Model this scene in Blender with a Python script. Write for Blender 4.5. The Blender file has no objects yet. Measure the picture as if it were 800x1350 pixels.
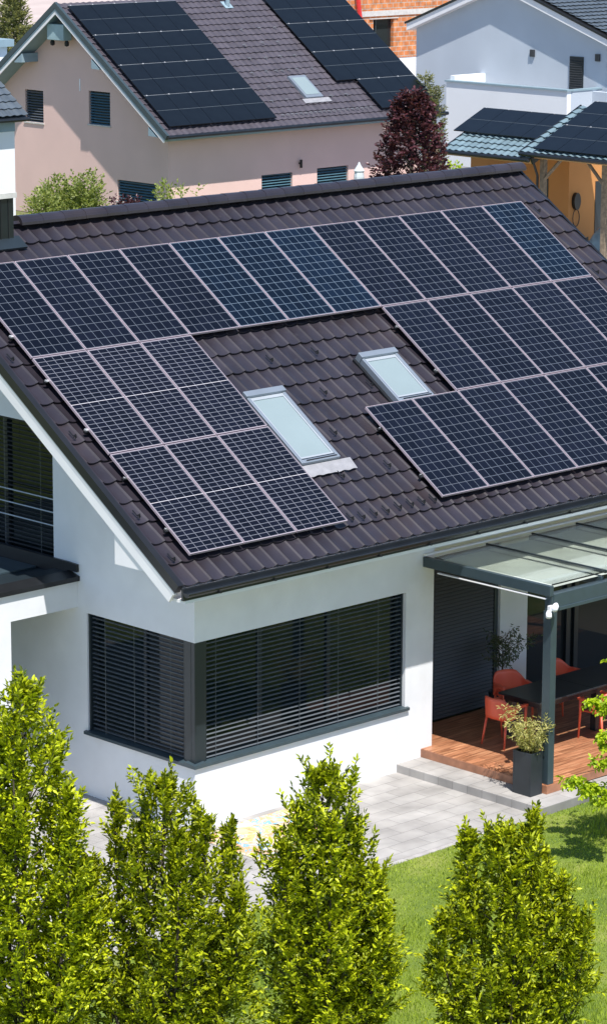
import bpy, math, random
import numpy as np
from mathutils import Vector, Matrix
random.seed(7); RNG = np.random.default_rng(11)
rad = math.radians
scn = bpy.context.scene
COL = scn.collection

# ------------------------------------------------------------------ helpers
def link(o, parent=None):
    COL.objects.link(o)
    if parent is not None: o.parent = parent
    return o

def tag(o, label=None, cat=None, group=None, kind=None):
    if label: o['label'] = label
    if cat: o['category'] = cat
    if group: o['group'] = group
    if kind: o['kind'] = kind
    return o

def empty(name, loc=(0, 0, 0), rz=0.0, label=None, cat=None, group=None):
    o = bpy.data.objects.new(name, None); o.location = loc; o.rotation_euler = (0, 0, rz)
    o.empty_display_size = 0.3
    link(o); return tag(o, label, cat, group)

class MB:
    """collects shapes in world (or local) coordinates, links them as one mesh"""
    def __init__(s): s.v = []; s.f = []; s.uv = {}
    def add(s, vs, fs):
        n = len(s.v); s.v += [tuple(map(float, a)) for a in vs]; s.f += [tuple(i + n for i in f) for f in fs]; return s
    def box(s, x0, x1, y0, y1, z0, z1, rz=0.0, piv=None):
        vs = [(x, y, z) for z in (z0, z1) for y in (y0, y1) for x in (x0, x1)]
        if rz:
            px, py = piv if piv else ((x0 + x1) / 2, (y0 + y1) / 2); c, sn = math.cos(rz), math.sin(rz)
            vs = [(px + (x - px) * c - (y - py) * sn, py + (x - px) * sn + (y - py) * c, z) for x, y, z in vs]
        return s.add(vs, [(0, 2, 3, 1), (4, 5, 7, 6), (0, 1, 5, 4), (2, 6, 7, 3), (0, 4, 6, 2), (1, 3, 7, 5)])
    def prismx(s, poly, x0, x1):
        """polygon in (y,z) extruded along x"""
        n = len(poly)
        a = sum(poly[i][0] * poly[(i + 1) % n][1] - poly[(i + 1) % n][0] * poly[i][1] for i in range(n))
        if a < 0: poly = poly[::-1]
        vs = [(x0, y, z) for y, z in poly] + [(x1, y, z) for y, z in poly]
        fs = [tuple(reversed(range(n))), tuple(range(n, 2 * n))] + [(i, (i + 1) % n, (i + 1) % n + n, i + n) for i in range(n)]
        return s.add(vs, fs)
    def prismy(s, poly, y0, y1):
        n = len(poly)
        a = sum(poly[i][0] * poly[(i + 1) % n][1] - poly[(i + 1) % n][0] * poly[i][1] for i in range(n))
        if a > 0: poly = poly[::-1]
        vs = [(x, y0, z) for x, z in poly] + [(x, y1, z) for x, z in poly]
        fs = [tuple(reversed(range(n))), tuple(range(n, 2 * n))] + [(i, (i + 1) % n, (i + 1) % n + n, i + n) for i in range(n)]
        return s.add(vs, fs)
    def prismz(s, poly, z0, z1):
        n = len(poly)
        a = sum(poly[i][0] * poly[(i + 1) % n][1] - poly[(i + 1) % n][0] * poly[i][1] for i in range(n))
        if a < 0: poly = poly[::-1]
        vs = [(x, y, z0) for x, y in poly] + [(x, y, z1) for x, y in poly]
        fs = [tuple(reversed(range(n))), tuple(range(n, 2 * n))] + [(i, (i + 1) % n, (i + 1) % n + n, i + n) for i in range(n)]
        return s.add(vs, fs)
    def tube(s, pts, r, seg=8, caps=True):
        pts = [Vector(a) for a in pts]; rs = r if isinstance(r, (list, tuple)) else [r] * len(pts)
        rings = []; up = None
        for i, q in enumerate(pts):
            d = (pts[min(i + 1, len(pts) - 1)] - pts[max(i - 1, 0)]).normalized()
            if up is None: up = Vector((0, 0, 1)) if abs(d.z) < .9 else Vector((1, 0, 0))
            a = d.cross(up).normalized(); b = a.cross(d).normalized(); up = b
            rings.append([q + (a * math.cos(t) + b * math.sin(t)) * rs[i] for t in [2 * math.pi * k / seg for k in range(seg)]])
        vs = [v for rg in rings for v in rg]; fs = []
        for i in range(len(pts) - 1):
            for k in range(seg):
                k2 = (k + 1) % seg
                fs.append((i * seg + k, i * seg + k2, (i + 1) * seg + k2, (i + 1) * seg + k))
        if caps:
            fs.append(tuple(reversed(range(seg)))); fs.append(tuple(range((len(pts) - 1) * seg, len(pts) * seg)))
        return s.add(vs, fs)
    def lathe(s, prof, cx=0, cy=0, seg=20):
        vs = []; fs = []
        for r, z in prof:
            for k in range(seg):
                t = 2 * math.pi * k / seg; vs.append((cx + r * math.cos(t), cy + r * math.sin(t), z))
        for i in range(len(prof) - 1):
            for k in range(seg):
                k2 = (k + 1) % seg; fs.append((i * seg + k, i * seg + k2, (i + 1) * seg + k2, (i + 1) * seg + k))
        fs.append(tuple(reversed(range(seg)))); fs.append(tuple(range((len(prof) - 1) * seg, len(prof) * seg)))
        return s.add(vs, fs)
    def build(s, name, mat, parent=None, bevel=0.0, smooth=False, local=False):
        off = Vector((0, 0, 0))
        if parent is not None and not local:
            q = parent
            while q is not None: off = off + q.location; q = q.parent
        me = bpy.data.meshes.new(name)
        me.from_pydata([tuple(Vector(v) - off) for v in s.v], [], s.f); me.update()
        o = bpy.data.objects.new(name, me); me.materials.append(mat)
        if smooth:
            for p in me.polygons: p.use_smooth = True
        link(o, parent)
        if bevel:
            m = o.modifiers.new('bevel', 'BEVEL'); m.width = bevel; m.segments = 2; m.limit_method = 'ANGLE'
        return o

def copy_tree(o, parent=None):
    c = o.copy(); COL.objects.link(c); c.parent = parent
    for ch in o.children: copy_tree(ch, c)
    return c

def np_mesh(name, V, F, mat, parent=None, smooth=False, uv=None, nside=4, local=True):
    me = bpy.data.meshes.new(name)
    V = np.asarray(V, np.float32); F = np.asarray(F, np.int32)
    me.vertices.add(len(V)); me.vertices.foreach_set('co', V.ravel())
    me.loops.add(F.size); me.loops.foreach_set('vertex_index', F.ravel())
    me.polygons.add(len(F)); me.polygons.foreach_set('loop_start', np.arange(0, F.size, nside, dtype=np.int32))
    me.polygons.foreach_set('loop_total', np.full(len(F), nside, np.int32))
    if smooth: me.polygons.foreach_set('use_smooth', np.ones(len(F), bool))
    me.update(calc_edges=True); me.validate()
    me.materials.append(mat)
    o = bpy.data.objects.new(name, me); link(o, parent)
    return o

# ------------------------------------------------------------------ materials
def base_mat(name):
    m = bpy.data.materials.new(name); m.use_nodes = True
    nt = m.node_tree; b = nt.nodes['Principled BSDF']; return m, nt, b
def N(nt, t, **k):
    n = nt.nodes.new(t)
    for a, v in k.items(): setattr(n, a, v)
    return n
def ramp(nt, fac, stops):
    r = N(nt, 'ShaderNodeValToRGB'); e = r.color_ramp.elements
    while len(e) < len(stops): e.new(0.5)
    for i, (p, c) in enumerate(stops): e[i].position = p; e[i].color = (*c, 1) if len(c) == 3 else c
    nt.links.new(fac, r.inputs[0]); return r
def mat(name, col, rough=.6, metal=0.0, var=.12, nscale=3.0, bump=0.0, bscale=40.0, spec=.5, rv=0.0, island=0.0, coat=0.0):
    m, nt, b = base_mat(name)
    tc = N(nt, 'ShaderNodeTexCoord'); no = N(nt, 'ShaderNodeTexNoise'); no.inputs['Scale'].default_value = nscale; no.inputs['Detail'].default_value = 6
    nt.links.new(tc.outputs['Object'], no.inputs['Vector'])
    lo = tuple(max(0, c * (1 - var)) for c in col); hi = tuple(min(1, c * (1 + var)) for c in col)
    r = ramp(nt, no.outputs['Fac'], [(.3, lo), (.7, hi)])
    out = r.outputs[0]
    if island:
        g = N(nt, 'ShaderNodeNewGeometry'); mr = N(nt, 'ShaderNodeMapRange'); mr.inputs[3].default_value = 1 - island; mr.inputs[4].default_value = 1 + island
        nt.links.new(g.outputs['Random Per Island'], mr.inputs[0])
        mx = N(nt, 'ShaderNodeVectorMath', operation='SCALE'); nt.links.new(out, mx.inputs[0]); nt.links.new(mr.outputs[0], mx.inputs['Scale']); out = mx.outputs[0]
    nt.links.new(out, b.inputs['Base Color'])
    b.inputs['Roughness'].default_value = rough; b.inputs['Metallic'].default_value = metal
    b.inputs['Specular IOR Level'].default_value = spec
    if coat: b.inputs['Coat Weight'].default_value = coat
    if rv:
        mr2 = N(nt, 'ShaderNodeMapRange'); mr2.inputs[3].default_value = max(0, rough - rv); mr2.inputs[4].default_value = min(1, rough + rv)
        nt.links.new(no.outputs['Fac'], mr2.inputs[0]); nt.links.new(mr2.outputs[0], b.inputs['Roughness'])
    if bump:
        n2 = N(nt, 'ShaderNodeTexNoise'); n2.inputs['Scale'].default_value = bscale; n2.inputs['Detail'].default_value = 4
        nt.links.new(tc.outputs['Object'], n2.inputs['Vector'])
        bp = N(nt, 'ShaderNodeBump'); bp.inputs['Strength'].default_value = 1; bp.inputs['Distance'].default_value = bump
        nt.links.new(n2.outputs['Fac'], bp.inputs['Height']); nt.links.new(bp.outputs[0], b.inputs['Normal'])
    return m

def leaf_mat(name, c_lo, c_hi, trans=.45, rough=.45):
    m, nt, b = base_mat(name)
    g = N(nt, 'ShaderNodeNewGeometry'); r0 = ramp(nt, g.outputs['Random Per Island'], [(0, c_lo), (.45, tuple(a * .42 + d * .58 for a, d in zip(c_lo, c_hi))), (1, c_hi)])
    oi = N(nt, 'ShaderNodeObjectInfo'); mr = N(nt, 'ShaderNodeMapRange'); mr.inputs[3].default_value = .86; mr.inputs[4].default_value = 1.14; nt.links.new(oi.outputs['Random'], mr.inputs[0])
    r = N(nt, 'ShaderNodeVectorMath', operation='SCALE'); nt.links.new(r0.outputs[0], r.inputs[0]); nt.links.new(mr.outputs[0], r.inputs['Scale'])
    nt.links.new(r.outputs[0], b.inputs['Base Color']); b.inputs['Roughness'].default_value = rough; b.inputs['Specular IOR Level'].default_value = .35
    tr = N(nt, 'ShaderNodeBsdfTranslucent'); mul = N(nt, 'ShaderNodeVectorMath', operation='MULTIPLY'); mul.inputs[1].default_value = (1.5, 1.5, .7)
    nt.links.new(r.outputs[0], mul.inputs[0]); nt.links.new(mul.outputs[0], tr.inputs['Color'])
    mx = N(nt, 'ShaderNodeMixShader'); mx.inputs[0].default_value = trans
    nt.links.new(b.outputs[0], mx.inputs[1]); nt.links.new(tr.outputs[0], mx.inputs[2])
    nt.links.new(mx.outputs[0], nt.nodes['Material Output'].inputs['Surface'])
    return m

M = {}
M['plaster'] = mat('white_plaster', (.70, .715, .74), .9, var=.045, nscale=2.2, bump=.0015, bscale=120)
M['trim_white'] = mat('white_trim', (.80, .79, .80), .6, var=.03)
M['tile'] = mat('brown_roof_tile', (.025, .0215, .029), .36, var=.22, nscale=1.5, island=.14, bump=.0008, bscale=60, rv=.08, spec=.55)
def weather(m, col, scale, lo, hi, amount):
    nt = m.node_tree; b = nt.nodes['Principled BSDF']; src = b.inputs['Base Color'].links[0].from_socket
    tc = N(nt, 'ShaderNodeTexCoord'); no = N(nt, 'ShaderNodeTexNoise'); no.inputs['Scale'].default_value = scale; no.inputs['Detail'].default_value = 9; no.inputs['Roughness'].default_value = .65
    nt.links.new(tc.outputs['Object'], no.inputs['Vector']); mr = N(nt, 'ShaderNodeMapRange'); mr.inputs[1].default_value = lo; mr.inputs[2].default_value = hi; mr.inputs[4].default_value = amount; nt.links.new(no.outputs['Fac'], mr.inputs[0])
    mx = N(nt, 'ShaderNodeMix', data_type='RGBA'); nt.links.new(mr.outputs[0], mx.inputs[0]); nt.links.new(src, mx.inputs[6]); mx.inputs[7].default_value = (*col, 1); nt.links.new(mx.outputs[2], b.inputs['Base Color'])
weather(M['tile'], (.036, .024, .021), .8, .52, .70, .55); weather(M['tile'], (.065, .06, .065), 7, .60, .75, .4)
weather(M['plaster'], (.56, .55, .53), 1.4, .58, .80, .35)
M['dark_metal'] = mat('black_metal_trim', (.012, .013, .015), .35, var=.15, spec=.5)
M['gutter'] = mat('dark_gutter', (.012, .015, .019), .38, var=.2)
M['silver_trim'] = mat('silver_trim', (.42, .46, .50), .4, metal=.3, var=.05)
M['anthracite'] = mat('anthracite_aluminium', (.040, .062, .075), .38, var=.08, nscale=6)
M['anth_dark'] = mat('anthracite_dark', (.016, .024, .030), .35, var=.1)
M['slat'] = mat('blind_slat', (.14, .16, .185), .30, metal=.25, var=.05)
M['slat_dark'] = mat('shutter_slat', (.040, .042, .048), .42, var=.08)
M['skyframe'] = mat('skylight_frame', (.24, .28, .33), .38, metal=.35, var=.06)
M['skyglass'] = mat('skylight_glass_blind', (.23, .29, .305), .12, var=.05, nscale=1)
M['panel_frame'] = mat('panel_frame', (.52, .43, .475), .4, metal=.2, var=.04)
M['rail'] = mat('panel_rail', (.25, .25, .26), .4, metal=.6)
M['clamp'] = mat('clamp', (.6, .6, .6), .35, metal=.5)
M['flash'] = mat('lead_flashing', (.27, .27, .29), .6, var=.12, nscale=9)
M['chim'] = mat('chimney_cladding', (.006, .011, .013), .3, var=.2)
M['concrete'] = mat('pale_concrete', (.55, .54, .51), .85, var=.12, nscale=8)
M['red'] = mat('red_plastic', (.75, .13, .07), .42, var=.05)
M['table'] = mat('dark_table', (.022, .024, .028), .38, var=.15)
M['planter'] = mat('planter', (.020, .026, .032), .5, var=.2)
M['soil'] = mat('soil', (.03, .02, .012), .95)
M['bark'] = mat('bark', (.06, .048, .035), .9, var=.35, nscale=12, bump=.004, bscale=30)
M['wood_post'] = mat('weathered_wood', (.19, .145, .10), .8, var=.35, nscale=9, bump=.003, bscale=30)
M['pink'] = mat('pink_render', (.74, .52, .465), .92, var=.035, nscale=.8, bump=.002, bscale=60)
M['cream_pink'] = M['pink']
M['tile_grey'] = mat('grey_roof_tile', (.068, .060, .074), .5, var=.15, nscale=2, island=.10)
M['tile_slate'] = mat('slate_tile', (.085, .105, .125), .35, var=.15, nscale=2, island=.12)
M['blue_tile'] = mat('pale_blue_tile', (.16, .23, .26), .28, var=.12, nscale=2, island=.12, spec=.7)
M['black_panel'] = mat('black_panel', (.004, .006, .008), .28, var=.25, nscale=2, spec=.5)
M['black_panel_line'] = mat('black_panel_line', (.12, .14, .15), .4, metal=.3)
M['pfascia'] = mat('greyblue_trim', (.24, .33, .38), .5, var=.06)
M['ac'] = mat('ac_casing', (.30, .42, .45), .5)
M['orange'] = mat('yellow_render', (.52, .235, .075), .9, var=.06, nscale=.8)
M['orange_soffit'] = mat('timber_soffit', (.40, .24, .10), .7)
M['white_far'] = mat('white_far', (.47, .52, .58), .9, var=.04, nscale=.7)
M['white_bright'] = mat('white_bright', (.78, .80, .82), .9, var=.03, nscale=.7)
M['asphalt'] = mat('asphalt', (.20, .19, .185), .9, var=.15)
M['maple'] = leaf_mat('dark_red_leaves', (.022, .008, .012), (.11, .04, .05), .25, .35)
M['leaf'] = leaf_mat('hornbeam_leaves', (.022, .048, .002), (.54, .60, .012), .18)
M['leaf_b'] = leaf_mat('shrub_leaves', (.10, .15, .03), (.34, .38, .12), .4)
M['leaf_dark'] = leaf_mat('dark_leaves', (.015, .03, .012), (.05, .08, .03), .3)
M['leaf_bamboo'] = leaf_mat('bamboo_leaves', (.24, .25, .07), (.62, .58, .24), .4)
M['leaf_maple_green'] = leaf_mat('bright_leaves', (.14, .24, .01), (.50, .60, .02), .35)
M['leaf_olive'] = leaf_mat('olive_leaves', (.05, .075, .045), (.12, .15, .08), .3)
M['twig'] = mat('twig', (.10, .07, .045), .85)
M['camw'] = mat('white_plastic', (.8, .8, .82), .35)
M['black'] = mat('black_plastic', (.01, .01, .011), .4)
M['canvas'] = mat('canvas', (.55, .60, .62), .8)

def glass_dark(name, col=(.006, .012, .014), rough=.03):
    m, nt, b = base_mat(name)
    b.inputs['Base Color'].default_value = (*col, 1); b.inputs['Roughness'].default_value = rough; b.inputs['Specular IOR Level'].default_value = .26
    tc = N(nt, 'ShaderNodeTexCoord'); no = N(nt, 'ShaderNodeTexNoise'); no.inputs['Scale'].default_value = .8
    nt.links.new(tc.outputs['Object'], no.inputs['Vector']); bp = N(nt, 'ShaderNodeBump'); bp.inputs['Distance'].default_value = .004; bp.inputs['Strength'].default_value = .6
    nt.links.new(no.outputs['Fac'], bp.inputs['Height']); nt.links.new(bp.outputs[0], b.inputs['Normal'])
    return m
M['glass'] = glass_dark('window_glass')
M['door_glass'] = glass_dark('door_glass', (.02, .025, .028))

def clear_glass():
    m, nt, b = base_mat('canopy_glass')
    b.inputs['Base Color'].default_value = (.85, .95, .92, 1); b.inputs['Roughness'].default_value = .04
    gl = N(nt, 'ShaderNodeBsdfGlossy'); gl.inputs['Roughness'].default_value = .04; tr = N(nt, 'ShaderNodeBsdfTransparent'); tr.inputs[0].default_value = (.93, .96, .94, 1)
    lw = N(nt, 'ShaderNodeLayerWeight'); pw_ = N(nt, 'ShaderNodeMath', operation='POWER'); nt.links.new(lw.outputs['Facing'], pw_.inputs[0]); pw_.inputs[1].default_value = 4.5; fr = N(nt, 'ShaderNodeMath', operation='MULTIPLY_ADD'); nt.links.new(pw_.outputs[0], fr.inputs[0]); fr.inputs[1].default_value = .9; fr.inputs[2].default_value = .05
    mx = N(nt, 'ShaderNodeMixShader'); nt.links.new(fr.outputs[0], mx.inputs[0]); nt.links.new(tr.outputs[0], mx.inputs[1]); nt.links.new(gl.outputs[0], mx.inputs[2])
    nt.links.new(mx.outputs[0], nt.nodes['Material Output'].inputs['Surface'])
    return m
M['canopy_glass'] = clear_glass()
M['awning'] = mat('awning_cloth', (.50, .51, .46), .85, var=.16, nscale=1.6)
M['pane_reflection'] = mat('pane_reflection_white', (.72, .72, .68), .8, var=.05)  # white that paints in the reflections of the canopy glass

def cell_mat(name, base, nv, mid, tint):
    """solar glass: grid of cells from the panel's own UV (u 0..6, v 0..nv)"""
    m, nt, b = base_mat(name)
    uv = N(nt, 'ShaderNodeUVMap'); sp = N(nt, 'ShaderNodeSeparateXYZ'); nt.links.new(uv.outputs[0], sp.inputs[0])
    def line(sock, half):
        fr = N(nt, 'ShaderNodeMath', operation='FRACT'); nt.links.new(sock, fr.inputs[0])
        s = N(nt, 'ShaderNodeMath', operation='SUBTRACT'); nt.links.new(fr.outputs[0], s.inputs[0]); s.inputs[1].default_value = .5
        a = N(nt, 'ShaderNodeMath', operation='ABSOLUTE'); nt.links.new(s.outputs[0], a.inputs[0])
        g = N(nt, 'ShaderNodeMath', operation='GREATER_THAN'); nt.links.new(a.outputs[0], g.inputs[0]); g.inputs[1].default_value = .5 - half
        return g.outputs[0]
    wu = .028; lu = line(sp.outputs['X'], wu); lv = line(sp.outputs['Y'], wu * nv / 12 * .95)
    mxn = N(nt, 'ShaderNodeMath', operation='MAXIMUM'); nt.links.new(lu, mxn.inputs[0]); nt.links.new(lv, mxn.inputs[1]); out = mxn.outputs[0]
    if mid:
        s = N(nt, 'ShaderNodeMath', operation='SUBTRACT'); nt.links.new(sp.outputs['Y'], s.inputs[0]); s.inputs[1].default_value = nv / 2
        a = N(nt, 'ShaderNodeMath', operation='ABSOLUTE'); nt.links.new(s.outputs[0], a.inputs[0])
        g = N(nt, 'ShaderNodeMath', operation='LESS_THAN'); nt.links.new(a.outputs[0], g.inputs[0]); g.inputs[1].default_value = .055
    fu = N(nt, 'ShaderNodeMath', operation='FLOOR'); nt.links.new(sp.outputs['X'], fu.inputs[0])
    fv = N(nt, 'ShaderNodeMath', operation='FLOOR'); nt.links.new(sp.outputs['Y'], fv.inputs[0])
    cb = N(nt, 'ShaderNodeCombineXYZ'); nt.links.new(fu.outputs[0], cb.inputs[0]); nt.links.new(fv.outputs[0], cb.inputs[1])
    oi = N(nt, 'ShaderNodeObjectInfo'); nt.links.new(oi.outputs['Random'], cb.inputs[2])
    wn = N(nt, 'ShaderNodeTexWhiteNoise'); nt.links.new(cb.outputs[0], wn.inputs[0])
    r = ramp(nt, wn.outputs['Value'], [(0, tuple(c * .75 for c in base)), (1, tuple(c * 1.35 for c in base))])
    # panels differ a little from one another
    mr = N(nt, 'ShaderNodeMapRange'); nt.links.new(oi.outputs['Random'], mr.inputs[0]); mr.inputs[3].default_value = .8; mr.inputs[4].default_value = 1.3
    sc = N(nt, 'ShaderNodeVectorMath', operation='SCALE'); nt.links.new(r.outputs[0], sc.inputs[0]); nt.links.new(mr.outputs[0], sc.inputs['Scale'])
    mix = N(nt, 'ShaderNodeMix', data_type='RGBA'); nt.links.new(out, mix.inputs[0]); nt.links.new(sc.outputs[0], mix.inputs[6]); mix.inputs[7].default_value = (*tint, 1)
    col = mix.outputs[2]
    if mid:
        m2 = N(nt, 'ShaderNodeMix', data_type='RGBA'); nt.links.new(g.outputs[0], m2.inputs[0]); nt.links.new(col, m2.inputs[6]); m2.inputs[7].default_value = (.55, .52, .55, 1); col = m2.outputs[2]
    nt.links.new(col, b.inputs['Base Color']); b.inputs['Roughness'].default_value = .10; b.inputs['Specular IOR Level'].default_value = .35
    return m
M['cellA'] = cell_mat('solar_cells_dark', (.0035, .0042, .0085), 12, False, (.105, .12, .145))
M['cellBlue'] = cell_mat('solar_cells_blue', (.0030, .0068, .015), 12, False, (.115, .155, .20))
M['cellB'] = cell_mat('solar_cells_halfcut', (.0035, .0040, .0080), 24, True, (.165, .17, .20))

def brick_tex_mat(name, c1, c2, mortar, w, h, msize, rough, scale=1.0, rot=(0, 0, 0), bump=.002, var=.25, offset=.5, nsc=3):
    m, nt, b = base_mat(name)
    tc = N(nt, 'ShaderNodeTexCoord'); mp = N(nt, 'ShaderNodeMapping'); mp.inputs['Rotation'].default_value = rot
    nt.links.new(tc.outputs['Object'], mp.inputs[0])
    br = N(nt, 'ShaderNodeTexBrick'); br.offset = offset; br.inputs['Scale'].default_value = scale
    br.inputs['Brick Width'].default_value = w; br.inputs['Row Height'].default_value = h; br.inputs['Mortar Size'].default_value = msize; br.inputs['Mortar Smooth'].default_value = .2
    br.inputs['Color1'].default_value = (*c1, 1); br.inputs['Color2'].default_value = (*c2, 1); br.inputs['Mortar'].default_value = (*mortar, 1)
    nt.links.new(mp.outputs[0], br.inputs['Vector'])
    no = N(nt, 'ShaderNodeTexNoise'); no.inputs['Scale'].default_value = nsc; no.inputs['Detail'].default_value = 8; nt.links.new(mp.outputs[0], no.inputs['Vector'])
    mr = N(nt, 'ShaderNodeMapRange'); mr.inputs[1].default_value = .3; mr.inputs[2].default_value = .7; mr.inputs[3].default_value = 1 - var; mr.inputs[4].default_value = 1 + var; nt.links.new(no.outputs['Fac'], mr.inputs[0])
    sc = N(nt, 'ShaderNodeVectorMath', operation='SCALE'); nt.links.new(br.outputs['Color'], sc.inputs[0]); nt.links.new(mr.outputs[0], sc.inputs['Scale'])
    nt.links.new(sc.outputs[0], b.inputs['Base Color']); b.inputs['Roughness'].default_value = rough
    bp = N(nt, 'ShaderNodeBump'); bp.inputs['Distance'].default_value = bump; inv = N(nt, 'ShaderNodeMath', operation='SUBTRACT'); inv.inputs[0].default_value = 1
    nt.links.new(br.outputs['Fac'], inv.inputs[1]); nt.links.new(inv.outputs[0], bp.inputs['Height']); nt.links.new(bp.outputs[0], b.inputs['Normal'])
    return m
M['paver'] = brick_tex_mat('patio_pavers', (.37, .355, .34), (.32, .305, .29), (.24, .23, .22), .6, .3, .006, .85, nsc=1.8, var=.24)
M['kerb'] = brick_tex_mat('kerb_stone', (.42, .40, .39), (.36, .34, .33), (.18, .17, .16), 1.0, 1.0, .006, .85, var=.2)
def deck_mat(name, joints=True):
    m, nt, b = base_mat(name)
    tc = N(nt, 'ShaderNodeTexCoord'); mp = N(nt, 'ShaderNodeMapping'); mp.inputs['Scale'].default_value = (1.3, 14, 14); nt.links.new(tc.outputs['Object'], mp.inputs[0])
    no = N(nt, 'ShaderNodeTexNoise'); no.inputs['Scale'].default_value = 1.6; no.inputs['Detail'].default_value = 7; nt.links.new(mp.outputs[0], no.inputs['Vector'])
    r = ramp(nt, no.outputs['Fac'], [(.28, (.20, .080, .038)), (.5, (.42, .185, .095)), (.72, (.58, .31, .17))]); col = r.outputs[0]
    if joints:
        br = N(nt, 'ShaderNodeTexBrick'); br.offset = .37; br.inputs['Scale'].default_value = 1; br.inputs['Brick Width'].default_value = 1.1; br.inputs['Row Height'].default_value = .16; br.inputs['Mortar Size'].default_value = .005
        br.inputs['Color1'].default_value = (1.15, 1.12, 1.1, 1); br.inputs['Color2'].default_value = (.72, .70, .68, 1); br.inputs['Mortar'].default_value = (.35, .33, .32, 1); nt.links.new(tc.outputs['Object'], br.inputs['Vector'])
        mu = N(nt, 'ShaderNodeVectorMath', operation='MULTIPLY'); nt.links.new(col, mu.inputs[0]); nt.links.new(br.outputs['Color'], mu.inputs[1]); col = mu.outputs[0]
    nt.links.new(col, b.inputs['Base Color']); b.inputs['Roughness'].default_value = .42
    return m
M['deck'] = deck_mat('deck_tiles'); M['deck_riser'] = mat('deck_riser_tiles', (.33, .15, .085), .5, var=.3, nscale=5)
M['brick'] = brick_tex_mat('hollow_brick', (.60, .22, .075), (.50, .17, .06), (.42, .36, .30), .4, .24, .02, .9, rot=(rad(90), 0, 0), var=.3)

def lawn_mat():
    m, nt, b = base_mat('lawn')
    tc = N(nt, 'ShaderNodeTexCoord'); no = N(nt, 'ShaderNodeTexNoise'); no.inputs['Scale'].default_value = 1.2; no.inputs['Detail'].default_value = 10; nt.links.new(tc.outputs['Object'], no.inputs['Vector'])
    r = ramp(nt, no.outputs['Fac'], [(.3, (.08, .13, .015)), (.55, (.15, .20, .025)), (.75, (.26, .27, .07))])
    nt.links.new(r.outputs[0], b.inputs['Base Color']); b.inputs['Roughness'].default_value = .95
    return m
M['lawn'] = lawn_mat()
M['blade'] = leaf_mat('grass_blades', (.10, .16, .012), (.42, .52, .06), .30, .6)
def terrain_mat():
    m, nt, b = base_mat('terrain')
    tc = N(nt, 'ShaderNodeTexCoord'); no = N(nt, 'ShaderNodeTexNoise'); no.inputs['Scale'].default_value = .05; no.inputs['Detail'].default_value = 10; nt.links.new(tc.outputs['Object'], no.inputs['Vector'])
    r = ramp(nt, no.outputs['Fac'], [(.35, (.07, .10, .03)), (.5, (.12, .13, .05)), (.62, (.26, .22, .18))])
    nt.links.new(r.outputs[0], b.inputs['Base Color']); b.inputs['Roughness'].default_value = .95
    return m
M['terrain'] = terrain_mat()
def mat_art():
    m, nt, b = base_mat('play_mat_print')
    tc = N(nt, 'ShaderNodeTexCoord'); no = N(nt, 'ShaderNodeTexNoise'); no.inputs['Scale'].default_value = 2.6; no.inputs['Detail'].default_value = 3; no.inputs['Distortion'].default_value = 1.2
    nt.links.new(tc.outputs['Object'], no.inputs['Vector'])
    r = ramp(nt, no.outputs['Fac'], [(0, (.52, .49, .44)), (.38, (.20, .40, .55)), (.42, (.62, .34, .18)), (.47, (.60, .52, .42)), (.53, (.54, .52, .20)), (.58, (.64, .32, .15)), (.62, (.58, .50, .30)), (.70, (.22, .42, .56))])
    r.color_ramp.interpolation = 'CONSTANT'
    nt.links.new(r.outputs[0], b.inputs['Base Color']); b.inputs['Roughness'].default_value = .8
    return m
M['art'] = mat_art()

# ------------------------------------------------------------------ camera (solved from the photograph)
def cam_axes(yaw, pit, roll):
    f = Vector((math.sin(yaw) * math.cos(pit), math.cos(yaw) * math.cos(pit), -math.sin(pit)))
    r = Vector((math.cos(yaw), -math.sin(yaw), 0)); u = r.cross(f)
    return r * math.cos(roll) + u * math.sin(roll), -r * math.sin(roll) + u * math.cos(roll), f
FPX, CAM = 4009.74, Vector((-26.9082, -33.2725, 14.1393))
R_, U_, F_ = cam_axes(.770342109, .220328927, .00382252)
cd = bpy.data.cameras.new('camera'); cam = bpy.data.objects.new('camera', cd); link(cam)
cam.matrix_world = Matrix(((R_.x, U_.x, -F_.x, CAM.x), (R_.y, U_.y, -F_.y, CAM.y), (R_.z, U_.z, -F_.z, CAM.z), (0, 0, 0, 1)))
cd.sensor_fit = 'VERTICAL'; cd.sensor_height = 24; cd.lens = FPX / 1350 * 24; cd.clip_start = .5; cd.clip_end = 3000
scn.camera = cam

# ------------------------------------------------------------------ roof geometry
Z0 = 6.82; PIT = .601004; CP, SP, TP = math.cos(PIT), math.sin(PIT), math.tan(PIT)
K = 1.01833                        # roof units to metres
def RX(x): return K * x + .4932
def RY(y): return K * y + .6099
def RZ(z): return K * z - .2592
def rp(x, v, off=0.0):            # point on the front slope: v up the slope, off above the panels' plane
    return (RX(x), RY(v * CP - off * SP), RZ(Z0 + v * SP + off * CP))
V_EAVE, V_RIDGE = -4.455, 2.96; T_OFF = -.12
X_L, X_R = -.38, 12.98

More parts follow.
